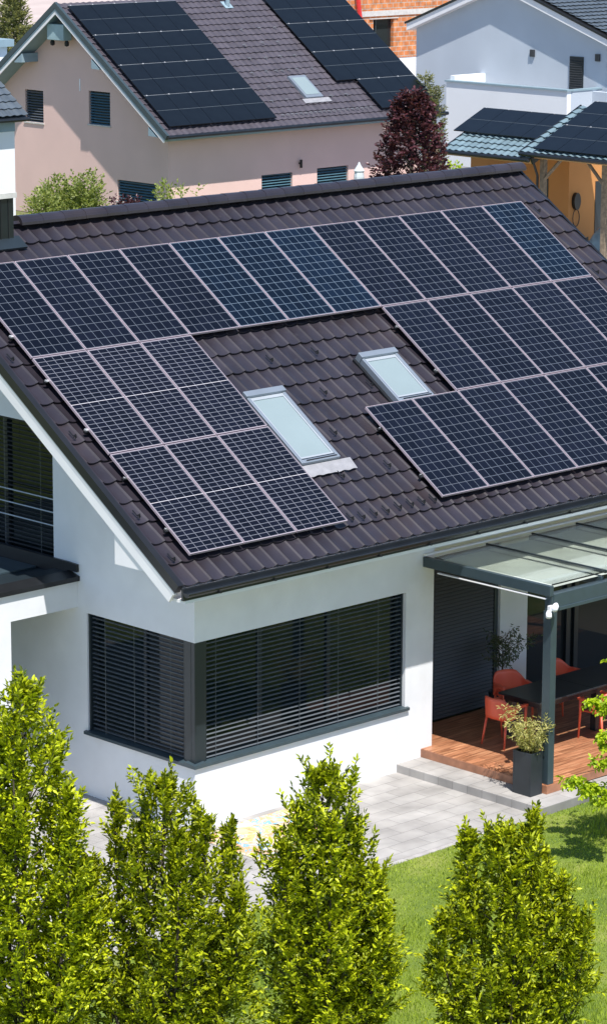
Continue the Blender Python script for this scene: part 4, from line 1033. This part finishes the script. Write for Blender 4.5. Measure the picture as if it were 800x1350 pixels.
# black panels
BW, BL = 1.055, 1.72
def bp_template():
    e = empty('black_solar_panel')
    MB().box(0, 1.04, -1.70, 0, -.035, 0).build('panel_glass', M['black_panel'], e, local=True)
    q = MB(); q.box(.0, 1.04, -.857, -.843, 0, .0015); q.build('centre_line', M['black_panel_line'], e, local=True)
    q = MB(); q.box(0, 1.04, -.02, 0.0, .0, .003); q.build('edge_strip', M['edge_grey'], e, local=True)
    q = MB(); q.box(.10, .16, -.035, .012, .0, .012); q.build('clamp', M['clamp'], e, local=True)
    return e
M['edge_grey'] = mat('edge_grey', (.22, .24, .26), .4, metal=.3)
bt = bp_template(); first_bp = [True]
def put_bp(x, v, lbl, grp_, fn, pit, rz=0):
    o = bt if first_bp[0] else copy_tree(bt); first_bp[0] = False
    o.location = fn(x, v, .14); o.rotation_euler = (pit, 0, rz); tag(o, lbl, 'solar panel', grp_)
ax, av = on_pslope(366, 155, .14); bx_, _ = on_pslope(218, 166, .14)
x_right = ax; v_bot = av
print('pink left array', bx_, ax, av)
RN = ['lowest', 'second lowest', 'third', 'fourth']
for r in range(4):
    for c in range(5):
        vtop_ = v_bot + (r + 1) * BL
        if vtop_ > VR + .1: continue
        put_bp(x_right - (5 - c) * BW, vtop_, f'black panel, {ORD[c]} from left in the {RN[r]} row, left array on the pink house', 'black panels on the pink house', pp, PP)
cx_, cv_ = on_pslope(497, 143, .14); dx_, dv_ = on_pslope(433, 104, .14); ex_, ev_ = on_pslope(577, 133, .14)
print('right array', cx_, cv_, dx_, dv_, ex_, ev_)
for r in range(4):
    n = 3 if r == 0 else 4
    for c in range(n):
        vtop_ = cv_ + (r + 1) * BL
        if vtop_ > VR + .1: continue
        k = c + (4 - n)
        put_bp(ex_ - (4 - k) * BW, vtop_, f'black panel, {ORD[c]} from left in the {RN[r]} row, right array on the pink house', 'black panels on the pink house', pp, PP)
# snow guards: a lower line and scattered ones
M['guard_grey'] = mat('guard_grey', (.26, .27, .29), .4, metal=.3); sgq = MB(); sgq.tube([(-.04, .05, .0), (0, -.01, .06), (.04, -.05, .0)], .02, 5); gm2 = None
def sg(px, py):
    global gm2
    x_, v_ = on_pslope(px, py, .03)
    if gm2 is None: gm2 = sgq.build('snow_guard', M['guard_grey'], proof, local=True); o = gm2
    else: o = gm2.copy(); COL.objects.link(o); o.parent = proof
    o.location = Vector(pp(x_, v_, .035)) - pk.location; o.rotation_euler = (PP, 0, 0)
for i in range(20): sg(373 + i * 6.1, 152.5 - i * .55)
for (a, b_) in [(342, 38), (362, 37), (346, 57), (366, 56), (329, 78), (350, 77), (369, 75), (388, 74), (332, 97), (351, 95), (364, 94), (372, 94), (381, 93), (391, 92), (411, 91), (355, 115), (358, 134), (378, 132), (436, 127), (456, 125), (403, 101), (318, 40), (322, 60)]: sg(a, b_)

# folded parasol by the pink wall
pr = at(473, 240, 104.5)
ps_ = empty('folded_parasol', (pr.x, pr.y, 0), label='folded pale grey parasol standing before the pink house wall', cat='parasol')
MB().tube([(pr.x, pr.y, 0), (pr.x, pr.y, 2.35)], .03, 8).build('pole', M['silver_trim'], ps_)
zt = at(473, 213, 104.5).z
MB().lathe([(.17, zt - 1.6), (.18, zt - .5), (.16, zt - .35), (.19, zt - .3), (.06, zt - .1), (.02, zt)], pr.x, pr.y, 9).build('canopy', M['canvas'], ps_)

# ------------------------------------------------------------------ small white neighbour building at the far left
wb = at(20, 200, 101); X2, Y2 = wb.x, wb.y
ln = empty('white_outbuilding', (X2, Y2 + 3, 0), label='small white building with a grey tiled roof at the left edge', cat='house')
zw = at(20, 158, 101).z
MB().box(X2 - 5.2, X2, Y2, Y2 + 5, 0, zw).build('wall', M['white_bright'], ln)
MB().box(X2 - 5.19, X2 + .001, Y2 - .03, Y2 - .002, zw - .35, zw - .02).build('eave_band', M['pfascia'], ln)
zt = zw
s = MB(); s.prismx([(Y2 - .35, zt), (Y2 - .35, zt + .14), (Y2 + 2.4, zt + 2.1), (Y2 + 5.3, zt + .14), (Y2 + 5.3, zt)], X2 - 5.5, X2 + .22); r_ = s.build('roof', M['anth_dark'], ln)
L2 = math.hypot(2.75, 1.96); c2, s2 = 2.75 / L2, 1.96 / L2
tile_field('roof_tiles', r_, M['tile_slate'], X2 - 5.5, X2 + .25, 0, L2, .3, .36, lambda x, v, o: (x, Y2 - .38 + v * c2 - o * s2, zt + .16 + v * s2 + o * c2), prof_h=.04, step=.05, ns=5, wave='cos')
MB().tube([(X2 - 5.5, Y2 - .42, zt + .06), (X2 + .3, Y2 - .42, zt + .06)], .07, 8).build('gutter', M['gutter'], ln)

# ------------------------------------------------------------------ yellow house with carport
FC = 105.0
yh = empty('yellow_house', (56, 38, 0), label='orange-yellow house behind the ridge on the right with a timber carport', cat='house')
# local frame: eaves run along Y; roof faces -X
wc = at(748, 300, FC); XW, YW = wc.x, wc.y           # convex corner of the wall
sE = at(583, 197, FC)                                # left end of the back roof's eave
q = MB(); q.box(XW, XW + 7, YW, YW + .3, 0, 3.75); q.box(XW, XW + .3, YW + .3, YW + 4.6, 0, 3.5); q.box(XW + .3, XW + 7, YW + 4.3, YW + 4.6, 0, 3.75)
q.build('wall', M['orange'], yh)
def xslope(x0, z0, pitch):
    c, s_ = math.cos(pitch), math.sin(pitch)
    return lambda yy, v, o: (x0 + v * c - o * s_, yy, z0 + v * s_ + o * c)
def ixp(px, py, x0, z0, pitch, off=0):
    n_ = Vector((-math.sin(pitch), 0, math.cos(pitch))); P0 = Vector(xslope(x0, z0, pitch)(0, 0, off)); d = ray(px, py); t = (n_.dot(P0) - n_.dot(CAM)) / n_.dot(d); q = CAM + d * t
    return q.y, (q - P0).dot(Vector((math.cos(pitch), 0, math.sin(pitch))))
def roof_x(name, ex, ez, pitch, ya, yb2, vl, par, m_t, ny=.3):
    fn = xslope(ex, ez, pitch); s = MB()
    a = [fn(0, 0, -.2), fn(0, vl, -.2), fn(0, vl, -.05), fn(0, 0, -.05)]
    s.prismy([(c[0], c[2]) for c in a], ya + .02, yb2 - .02); r = s.build(name, M['orange_soffit'], par)
    tile_field('roof_tiles', r, m_t, -yb2, -ya, 0, vl, .30, .35, lambda x, v, o: fn(-x, v, o - .04), prof_h=.045, step=.05, ns=5, wave='cos')
    MB().tube([(ex - .07, ya, ez - .06), (ex - .07, yb2, ez - .06)], .07, 8).build('gutter', M['gutter'], r)
    d = MB(); a = [fn(0, 0, -.22), fn(0, vl, -.22), fn(0, vl, .03), fn(0, 0, .03)]
    d.prismy([(c[0], c[2]) for c in a], yb2 - .0, yb2 + .06); d.build('verge_board', M['dark_metal'], r); d = MB(); d.prismy([(c[0], c[2]) for c in a], ya - .06, ya); d.build('verge_board', M['dark_metal'], r)
    return r, fn
pitch1 = rad(24)
e1x, e1z = sE.x, sE.z
yA, vA = ixp(634, 142, e1x, e1z, pitch1)
print('yellow roof1', e1x, sE.y, e1z, 'top', yA, vA)
r1, fn1 = roof_x('roof', e1x, e1z, pitch1, YW - .6, sE.y, vA - .02, yh, M['blue_tile'])
yl, vl0 = ixp(597, 172, e1x, e1z, pitch1, .12)
def bpx(y_top_left, v_top, n, rows, fn, pit, lbl, v0):
    for r in range(rows):
        for c in range(n):
            o = copy_tree(bt); vt = v0 + (r + 1) * BL; yy = y_top_left - c * BW
            o.location = fn(yy, vt, .13)
            o.rotation_euler = Matrix(((0, math.cos(pit), -math.sin(pit)), (-1, 0, 0), (0, math.sin(pit), math.cos(pit)))).to_euler()
            tag(o, lbl.format(ORD[c], ['lower', 'upper', 'top'][r]), 'solar panel', 'black panels on the yellow house')
nrows1 = max(1, int((vA - vl0 + .2) / BL)); print('rows1', nrows1, vl0, yl)
bpx(yl, 0, 5, nrows1, fn1, pitch1, 'black panel, {} from left in the {} row on the yellow house roof', vl0)
# carport roof, nearer and lower right
cE = at(686, 200, FC - 2.5); e2x, e2z = cE.x, cE.z
y2, v2 = ixp(702, 196, e2x, e2z, pitch1, .12); yT, vT = ixp(742, 167, e2x, e2z, pitch1, .12); yT2, vT2 = ixp(778, 141, e2x, e2z, pitch1, .12)
print('carport', cE, 'panel bottom', y2, v2, 'mid', yT, vT, 'top', yT2, vT2)
r2, fn2 = roof_x('carport_roof', e2x, e2z, pitch1, cE.y - 7.5, cE.y, vT2 + .25, yh, M['blue_tile'])
bpx(y2, 0, 6, 2, fn2, pitch1, 'black panel, {} from left in the {} row on the carport roof', v2)
# posts, beam, braces
pA = at(716, 230, FC - 2.0); 
XPp = e2x + .55; yp0 = cE.y - .75
pb = at(797, 300, FC - 2.0)
def on_x(px, py, X_): d = ray(px, py); t = (X_ - CAM.x) / d.x; return CAM + d * t
yps = [on_x(716, 220, XPp).y, on_x(797, 250, XPp).y]
zb_ = e2z + .55 * math.tan(pitch1) - .26
for yy in yps:
    MB().box(XPp - .09, XPp + .09, yy - .09, yy + .09, 0, zb_ - .16).build('post', M['wood_post'], yh)
q = MB(); q.box(XPp - .08, XPp + .08, cE.y - 7.3, cE.y - .15, zb_ - .16, zb_); q.build('beam', M['wood_post'], yh)
for yy, sgn in ((yps[0], -1), (yps[1], 1)):
    MB().tube([(XPp, yy, zb_ - .95), (XPp, yy + sgn * .85, zb_ - .12)], .06, 6).build('brace', M['wood_post'], yh)
pz_ = [(cE.x - .05, cE.y - .1, e2z - .1), (cE.x + .25, cE.y - .35, e2z - .35), (XPp - .12, yps[0] + .16, e2z - .8), (XPp - .12, yps[0] + .16, 0.1)]
MB().tube(pz_, .045, 8).build('downpipe', M['gutter'], yh)
# back terrace posts of the back roof's left end
bq = on_x(572, 210, e1x + .5); 
MB().box(e1x + .4, e1x + .6, bq.y - .12, bq.y + .12, 0, e1z).build('post', M['wood_post'], yh)
# charger on the wall behind
chq = on_x(757, 265, XW); chp = None
d = ray(757, 265); t = (YW - CAM.y) / d.y; cpnt = CAM + d * t
cg = empty('car_charger', (cpnt.x, YW - .1, cpnt.z), label='black wall-mounted car charger with looped cable on the orange carport wall', cat='charger')
q = MB(); n = 14; prof_ = [(cpnt.x + .17 * math.cos(2 * math.pi * k / n), cpnt.z + .30 * math.sin(2 * math.pi * k / n)) for k in range(n)]; q.prismy(prof_, YW - .14, YW - .005); q.build('charger_body', M['black'], cg)
pts = [(cpnt.x + .02 + .17 * math.sin(2 * math.pi * k / 16), YW - .06, cpnt.z - .58 + .30 * math.cos(2 * math.pi * k / 16)) for k in range(17)]; MB().tube(pts, .016, 6).build('cable', M['black'], cg)
# dark doorway next to the corner + window
for (pxa, pxb, pya, pyb) in ((715, 722, 235, 262),):
    a_ = on_x(pxa, pya, XW); b_ = on_x(pxb, pyb, XW); MB().box(XW - .02, XW - .002, min(a_.y, b_.y), max(a_.y, b_.y), 0.2, a_.z).build('door', M['anth_dark'], yh)
d = ray(790, 250); t = (YW - CAM.y) / d.y; c_ = CAM + d * t
MB().box(c_.x - .25, c_.x + 1.2, YW - .02, YW - .002, .1, 2.3).build('door', M['anth_dark'], yh)
# covered bundle under the carport
dd = at(765, 303, FC - 1.5)
cb = empty('covered_bundle', (dd.x, dd.y, 0), label='blue-grey plastic sheet bundle on the carport floor', cat='bundle')
q = MB(); n = 14; V = []; F = []
for j in range(n + 1):
    for i in range(n + 1):
        u, v = i / n, j / n; h = (1 - abs(2 * u - 1) ** 3) * (1 - abs(2 * v - 1) ** 3); V.append((dd.x - .2 + 1.9 * u, dd.y - 1.5 + 1.6 * v, max(0, h * (.85 + .25 * math.sin(7 * u + 2) * math.cos(5 * v)))))
for j in range(n):
    for i in range(n): p0 = j * (n + 1) + i; F.append((p0, p0 + 1, p0 + n + 2, p0 + n + 1))
M['sheet'] = mat('plastic_sheet', (.18, .26, .30), .3, var=.3, nscale=3, bump=.03, bscale=3)
q.add(V, F); q.build('sheet', M['sheet'], cb, smooth=True)
sheet('carport_paving', XW - 7, XW + 8, YW - 10, YW + 1.5, .006, M['concrete'])

# ------------------------------------------------------------------ white house far right
FW = 128.0
wa = at(588, 110, FW); we = at(747, 118, FW)
XPar = at(700, 114, FW).x
def ox(px, py, X_): return on_x(px, py, X_)
pa, pe = ox(588, 107, XPar), ox(747, 118, XPar)
wh = empty('white_house', (XPar + 6, pe.y + 4, 0), label='pale grey-white house with a wide gable and a walled roof terrace at the top right', cat='house')
zp = (pa.z + pe.z) / 2 - .05
MB().box(XPar, XPar + .25, pe.y, pa.y, 0, zp).build('terrace_wall', M['white_bright'], wh)
MB().box(XPar - .06, XPar + .31, pe.y - .06, pa.y + .06, zp + .0, zp + .07).build('wall_cap', M['pfascia'], wh)
XG = XPar + 2.2
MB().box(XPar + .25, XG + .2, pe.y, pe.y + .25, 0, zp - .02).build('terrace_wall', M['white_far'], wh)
MB().box(XPar + .25, XG + .2, pe.y - .03, pe.y + .28, zp - .019, zp + .05).build('wall_cap', M['pfascia'], wh)
MB().box(XPar + .25, XG + .2, pa.y - .25, pa.y, 0, zp + .25).build('terrace_wall', M['white_bright'], wh)
MB().box(XPar + .25, XG, pe.y + .25, pa.y - .25, zp - 1.2, zp - 1.1).build('terrace_floor', M['concrete'], wh)
# low wing to the right
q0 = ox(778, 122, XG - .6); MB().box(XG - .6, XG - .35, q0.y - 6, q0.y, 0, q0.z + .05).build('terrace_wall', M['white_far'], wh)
gl = ox(548, 90, XG); ridge = ox(662, -48, XG); rr = ox(800, 60, XG)
# rake lines at the overhang plane
XO = XG - .42
eL = ox(537, 30, XO); aL = ox(600, 1, XO); aR = ox(700, -1, XO); eR = ox(800, 52, XO)
sL = (aL.z - eL.z) / (eL.y - aL.y); sR = (aR.z - eR.z) / (aR.y - eR.y); sl = (sL + sR) / 2
print('white slopes', sL, sR)
# apex where the two lines meet
ya = (aR.z - sR * aR.y - (aL.z + sL * aL.y)) / (-(sR + sL)); za = aL.z + sL * (aL.y - ya)
print('apex', ya, za, 'left eave', eL.y, eL.z)
yl_ = eL.y + .1; yr_ = ya - (yl_ - ya); 
zl_ = za - sL * (yl_ - ya); zrr = za - sR * (ya - yr_)
yr_ -= 3; zrr = za - sR * (ya - yr_)
q = MB(); q.prismx([(gl.y, 0), (gl.y, za - sL * (gl.y - ya) - .25), (ya, za - .25), (yr_ + 1.2, za - sR * (ya - yr_ - 1.2) - .25), (yr_ + 1.2, 0)], XG, XG + .35)
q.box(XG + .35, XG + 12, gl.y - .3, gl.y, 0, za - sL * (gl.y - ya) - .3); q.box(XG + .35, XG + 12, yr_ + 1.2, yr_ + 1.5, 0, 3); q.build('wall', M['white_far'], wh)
q = MB(); q.prismx([(yl_, zl_), (ya, za), (yr_, zrr), (yr_, zrr - .30), (ya, za - .30), (yl_, zl_ - .30)], XO + .03, XG + 13); wr = q.build('roof', M['trim_white'], wh)
q = MB(); q.prismx([(yl_ + .08, zl_ - .02), (yl_ + .08, zl_ + .07), (ya, za + .11), (yr_ - .05, zrr + .07), (yr_ - .05, zrr - .02), (ya, za + .002)], XO - .02, XG + 13); q.build('roof_cover', M['dark_metal'], wr)
Lr = math.hypot(ya - yr_, za - zrr); c3, s3 = (ya - yr_) / Lr, (za - zrr) / Lr
tile_field('roof_tiles', wr, M['tile_slate'], XO + .2, XG + 8, 0, Lr, .33, .37, lambda x, v, o: (x, yr_ + v * c3 - o * s3, zrr + .12 + v * s3 + o * c3), prof_h=.04, step=.06, ns=4, wave='cos')
# door with blind, vents
da = ox(751, 74, XG); db = ox(768, 122, XG)
ww = empty('window'); ww.parent = wh; ww.location = Vector((XG, da.y, db.z)) - wh.location
MB().box(XG - .03, XG - .002, db.y, da.y, db.z - .3, da.z).build('glass', M['anth_dark'], ww)
blind_x(db.y + .03, da.y - .03, XG - .05, db.z - .2, da.z - .02, .1, ww, M['slat_dark'], tilt=.6, w=.07)
for (px, py) in ((702, 70), (788, 76)):
    v_ = ox(px, py, XG); MB().box(XG - .08, XG - .002, v_.y - .12, v_.y + .12, v_.z - .15, v_.z + .15).build('vent', M['slat_dark'], wh)

# ------------------------------------------------------------------ brick house under construction
FB = 150.0
bb = at(450, 60, FB); XB, YB2 = bb.x, bb.y
br = empty('brick_shell_house', (XB + 5, YB2 + 3, 0), label='unplastered orange brick shell of a house behind the pink house', cat='house')
def oy(px, py, Y_): d = ray(px, py); t = (Y_ - CAM.y) / d.y; return CAM + d * t
XB = oy(440, 40, YB2).x - 3; XB2 = oy(548, 40, YB2).x; zbase = oy(520, 76, YB2).z
d1 = oy(492, 26, YB2); d2 = oy(518, 72, YB2)
q = MB(); wall_with_openings_y(q, XB, XB2 + 3, YB2, .35, zbase, 11.5, [(d1.x, d2.x, zbase + .02, d1.z)]); q.build('wall', M['brick'], br)
MB().box(XB, XB2 + 3, YB2 - .015, YB2 + .3, 0, zbase - .002).build('base_wall', M['white_bright'], br)
zl1 = oy(520, 20, YB2).z; zl2 = oy(520, 13, YB2).z
MB().box(XB, XB2 + 3, YB2 - .05, YB2 - .002, zl1, zl2).build('ring_beam', M['concrete'], br)
MB().box(d1.x - .3, d2.x + .3, YB2 - .06, YB2 - .003, d1.z + .02, zl1 - .1).build('lintel', M['concrete'], br)
MB().box(XB, XB2 + 3, YB2 - .04, YB2 - .001, zbase, zbase + .55).build('damp_course', M['brick'], br)
w_ = empty('window_opening'); w_.parent = br; w_.location = Vector((d1.x, YB2, zbase)) - br.location
MB().box(d1.x, d2.x, YB2 + .2, YB2 + .24, zbase, d1.z).build('glass', M['door_glass'], w_); MB().box((d1.x + d2.x) / 2 - .5, (d1.x + d2.x) / 2 - .4, YB2 + .1, YB2 + .2, zbase, d1.z).build('frame', M['anth_dark'], w_)
h1 = oy(471, -10, YB2 - .2); h2 = oy(474, 22, YB2 - .2); M['hose'] = mat('red_hose', (.6, .03, .03), .5)
hs = empty('rubble_chute', (h2.x, YB2 - .3, 0), label='red hose hanging down the unplastered brick facade', cat='hose')
MB().tube([(h1.x, YB2 - .2, h1.z), (h2.x, YB2 - .22, h2.z), (h2.x + .4, YB2 - .25, h2.z - 2.5), (h2.x + .5, YB2 - .3, 0)], .11, 8).build('hose', M['hose'], hs)

# ------------------------------------------------------------------ background vegetation
def bush_px(name, px, py_top, py_bot, F, wpx, n, seed, lbl, cat, m, L, W, lump=9, group=None):
    a = at(px, py_top, F); ht = a.z; rx_ = wpx * F / FPX / 2
    return bush(name, (a.x, a.y, 0), (rx_, rx_, ht / 2.0), n, seed, lbl, cat, m, L, W, lump, group)
bush_px('flowering_shrub', 75, 222, 290, 98, 100, 2600, 31, 'light green flowering shrub before the pink gable wall', 'shrub', M['leaf_b'], .11, .07, 14)
bush_px('flowering_shrub', 120, 238, 290, 97, 70, 900, 32, 'smaller green shrub beside the low window of the pink house', 'shrub', M['leaf_b'], .11, .07, 8)
bush_px('red_leaved_shrub', 168, 250, 290, 96, 70, 700, 33, 'reddish-leaved low shrub showing just above the ridge', 'shrub', M['maple'], .10, .06, 8)
bush_px('garden_shrub', 222, 234, 280, 96, 45, 260, 34, 'thin green shrub above the ridge beside the pink house corner', 'shrub', M['leaf_b'], .11, .07, 5)
bush_px('garden_shrub', 262, 237, 280, 96, 22, 50, 35, 'sparse small twiggy shrub just right of the thin green one', 'shrub', M['leaf_b'], .10, .06, 3)
bush_px('laurel_shrub', 603, 204, 250, 103, 60, 900, 36, 'bright green shrub under the left end of the yellow house roof', 'shrub', M['leaf_maple_green'], .12, .08, 9)
# dark red maple: conical crown
mt_a = at(543, 126, 99)
def red_maple():
    rng = np.random.default_rng(77); H = mt_a.z; e = empty('dark_red_maple', (mt_a.x, mt_a.y, 0), label='conical dark red maple between the pink and yellow houses', cat='tree')
    tr = MB(); tr.tube([(0, 0, 0), (0, 0, H * .5), (0, 0, H)], [.12, .08, .02], 8); tips = []
    for k in range(1500):
        z = H * rng.uniform(.18, 1) ** .9; t = z / H; R = (1.30 * (1 - t) ** .55 * (1 + .25 * math.sin(5 * rng.uniform(0, 6.28) + 3 * t)) + .12) * rng.uniform(.45, 1.05) ** .5
        a = rng.uniform(0, 6.28); p0 = np.array([math.cos(a) * R, math.sin(a) * R, z]); d = unit(np.array([math.cos(a), math.sin(a), .5]) + rng.normal(0, .5, 3)); tips.append((p0, p0 + d * .28))
        if k % 25 == 0: tr.tube([(0, 0, z * .85), tuple(p0)], [.025, .008], 5)
    tr.build('trunk', M['bark'], e, local=True); V, F = leafy(tips, rng, 5, 1, .12, .10); np_mesh('crown', V, F, M['maple'], e)
red_maple()
def conifer(px, py, F, w_, seed, lbl, m='leaf_dark', sm=1.0):
    rng = np.random.default_rng(seed); a = at(px, py, F); H = a.z; e = empty('conifer_tree', (a.x, a.y, 0), label=lbl, cat='tree', group='conifers in the far gardens')
    tr = MB(); tr.tube([(0, 0, 0), (0, 0, H)], [.12, .02], 8); tips = []
    for k in range(int(900 * min(1, w_ / 1.0) ** 1.2)):
        t = rng.uniform(.05, 1) ** .8; R = w_ * (1 - t) ** .8 + .06; an = rng.uniform(0, 6.28); r = R * rng.uniform(.4, 1.1); z = t * H; p0 = np.array([math.cos(an) * r, math.sin(an) * r, z])
        d = unit(np.array([math.cos(an), math.sin(an), .9]) + rng.normal(0, .3, 3)); tips.append((p0, p0 + d * .35 * sm))
    tr.build('trunk', M['bark'], e, local=True); V, F = leafy(tips, rng, 6, 1, .16 * sm, .06 * sm); np_mesh('crown', V, F, M[m], e)
M['leaf_con'] = leaf_mat('conifer_needles', (.10, .12, .05), (.30, .30, .14), .3)
conifer(18, 0, 135, 1.5, 61, 'yellow-green conifer in the top left corner', 'leaf_con', 1.3)
conifer(560, 103, 118, .38, 62, 'small pale conifer left of the white house corner', 'leaf_con', .8)
conifer(574, 118, 117, .38, 63, 'small pale conifer touching the white terrace wall', 'leaf_con', .8)
# low grey roofed shed behind, top left
sh = at(-5, 62, 118); shd = empty('garden_shed', (sh.x, sh.y, 0), label='small flat grey-roofed shed at the left edge behind the pink house', cat='shed')
zt = at(8, 62, 118).z
MB().box(sh.x - 3, sh.x + .55, sh.y, sh.y + 3, 0, zt).build('wall', M['white_bright'], shd)
MB().box(sh.x - 3.2, sh.x + .75, sh.y - .2, sh.y + 3.2, zt + .002, zt + .28).build('roof', M['pfascia'], shd)
# pale yard behind
sheet('far_yard', 60, 160, 62, 200, .0, mat('pale_yard', (.46, .38, .35), .95, var=.1, nscale=.2))
sheet('street', 50, 100, 20, 62, -.008, M['asphalt'])

# ------------------------------------------------------------------ light
SD = Vector((.49, 1.0, -2.0)).normalized()
sun = bpy.data.lights.new('sun', 'SUN'); sun.energy = 5.0; sun.angle = rad(.5); sun.color = (1, .955, .90)
so = bpy.data.objects.new('sun', sun); link(so); so.rotation_euler = SD.to_track_quat('-Z', 'Y').to_euler()
wd = bpy.data.worlds.new('World'); scn.world = wd; wd.use_nodes = True; nt = wd.node_tree
sky = nt.nodes.new('ShaderNodeTexSky'); sky.sky_type = 'NISHITA'; sky.sun_disc = False
sky.sun_elevation = math.asin(-SD.z); sky.sun_rotation = math.atan2(-SD.x, -SD.y); sky.altitude = 1200; sky.air_density = 1.0; sky.dust_density = .15; sky.ozone_density = 1.6
nt.links.new(sky.outputs[0], nt.nodes['Background'].inputs[0]); nt.nodes['Background'].inputs[1].default_value = .13
vs_ = scn.view_settings; vs_.view_transform = 'Standard'; vs_.look = 'None'; vs_.gamma = 1; vs_.exposure = 0.47
scn.render.engine = 'CYCLES'
scn.cycles.max_bounces = 8; scn.cycles.transparent_max_bounces = 12
print('objects', len(bpy.data.objects))
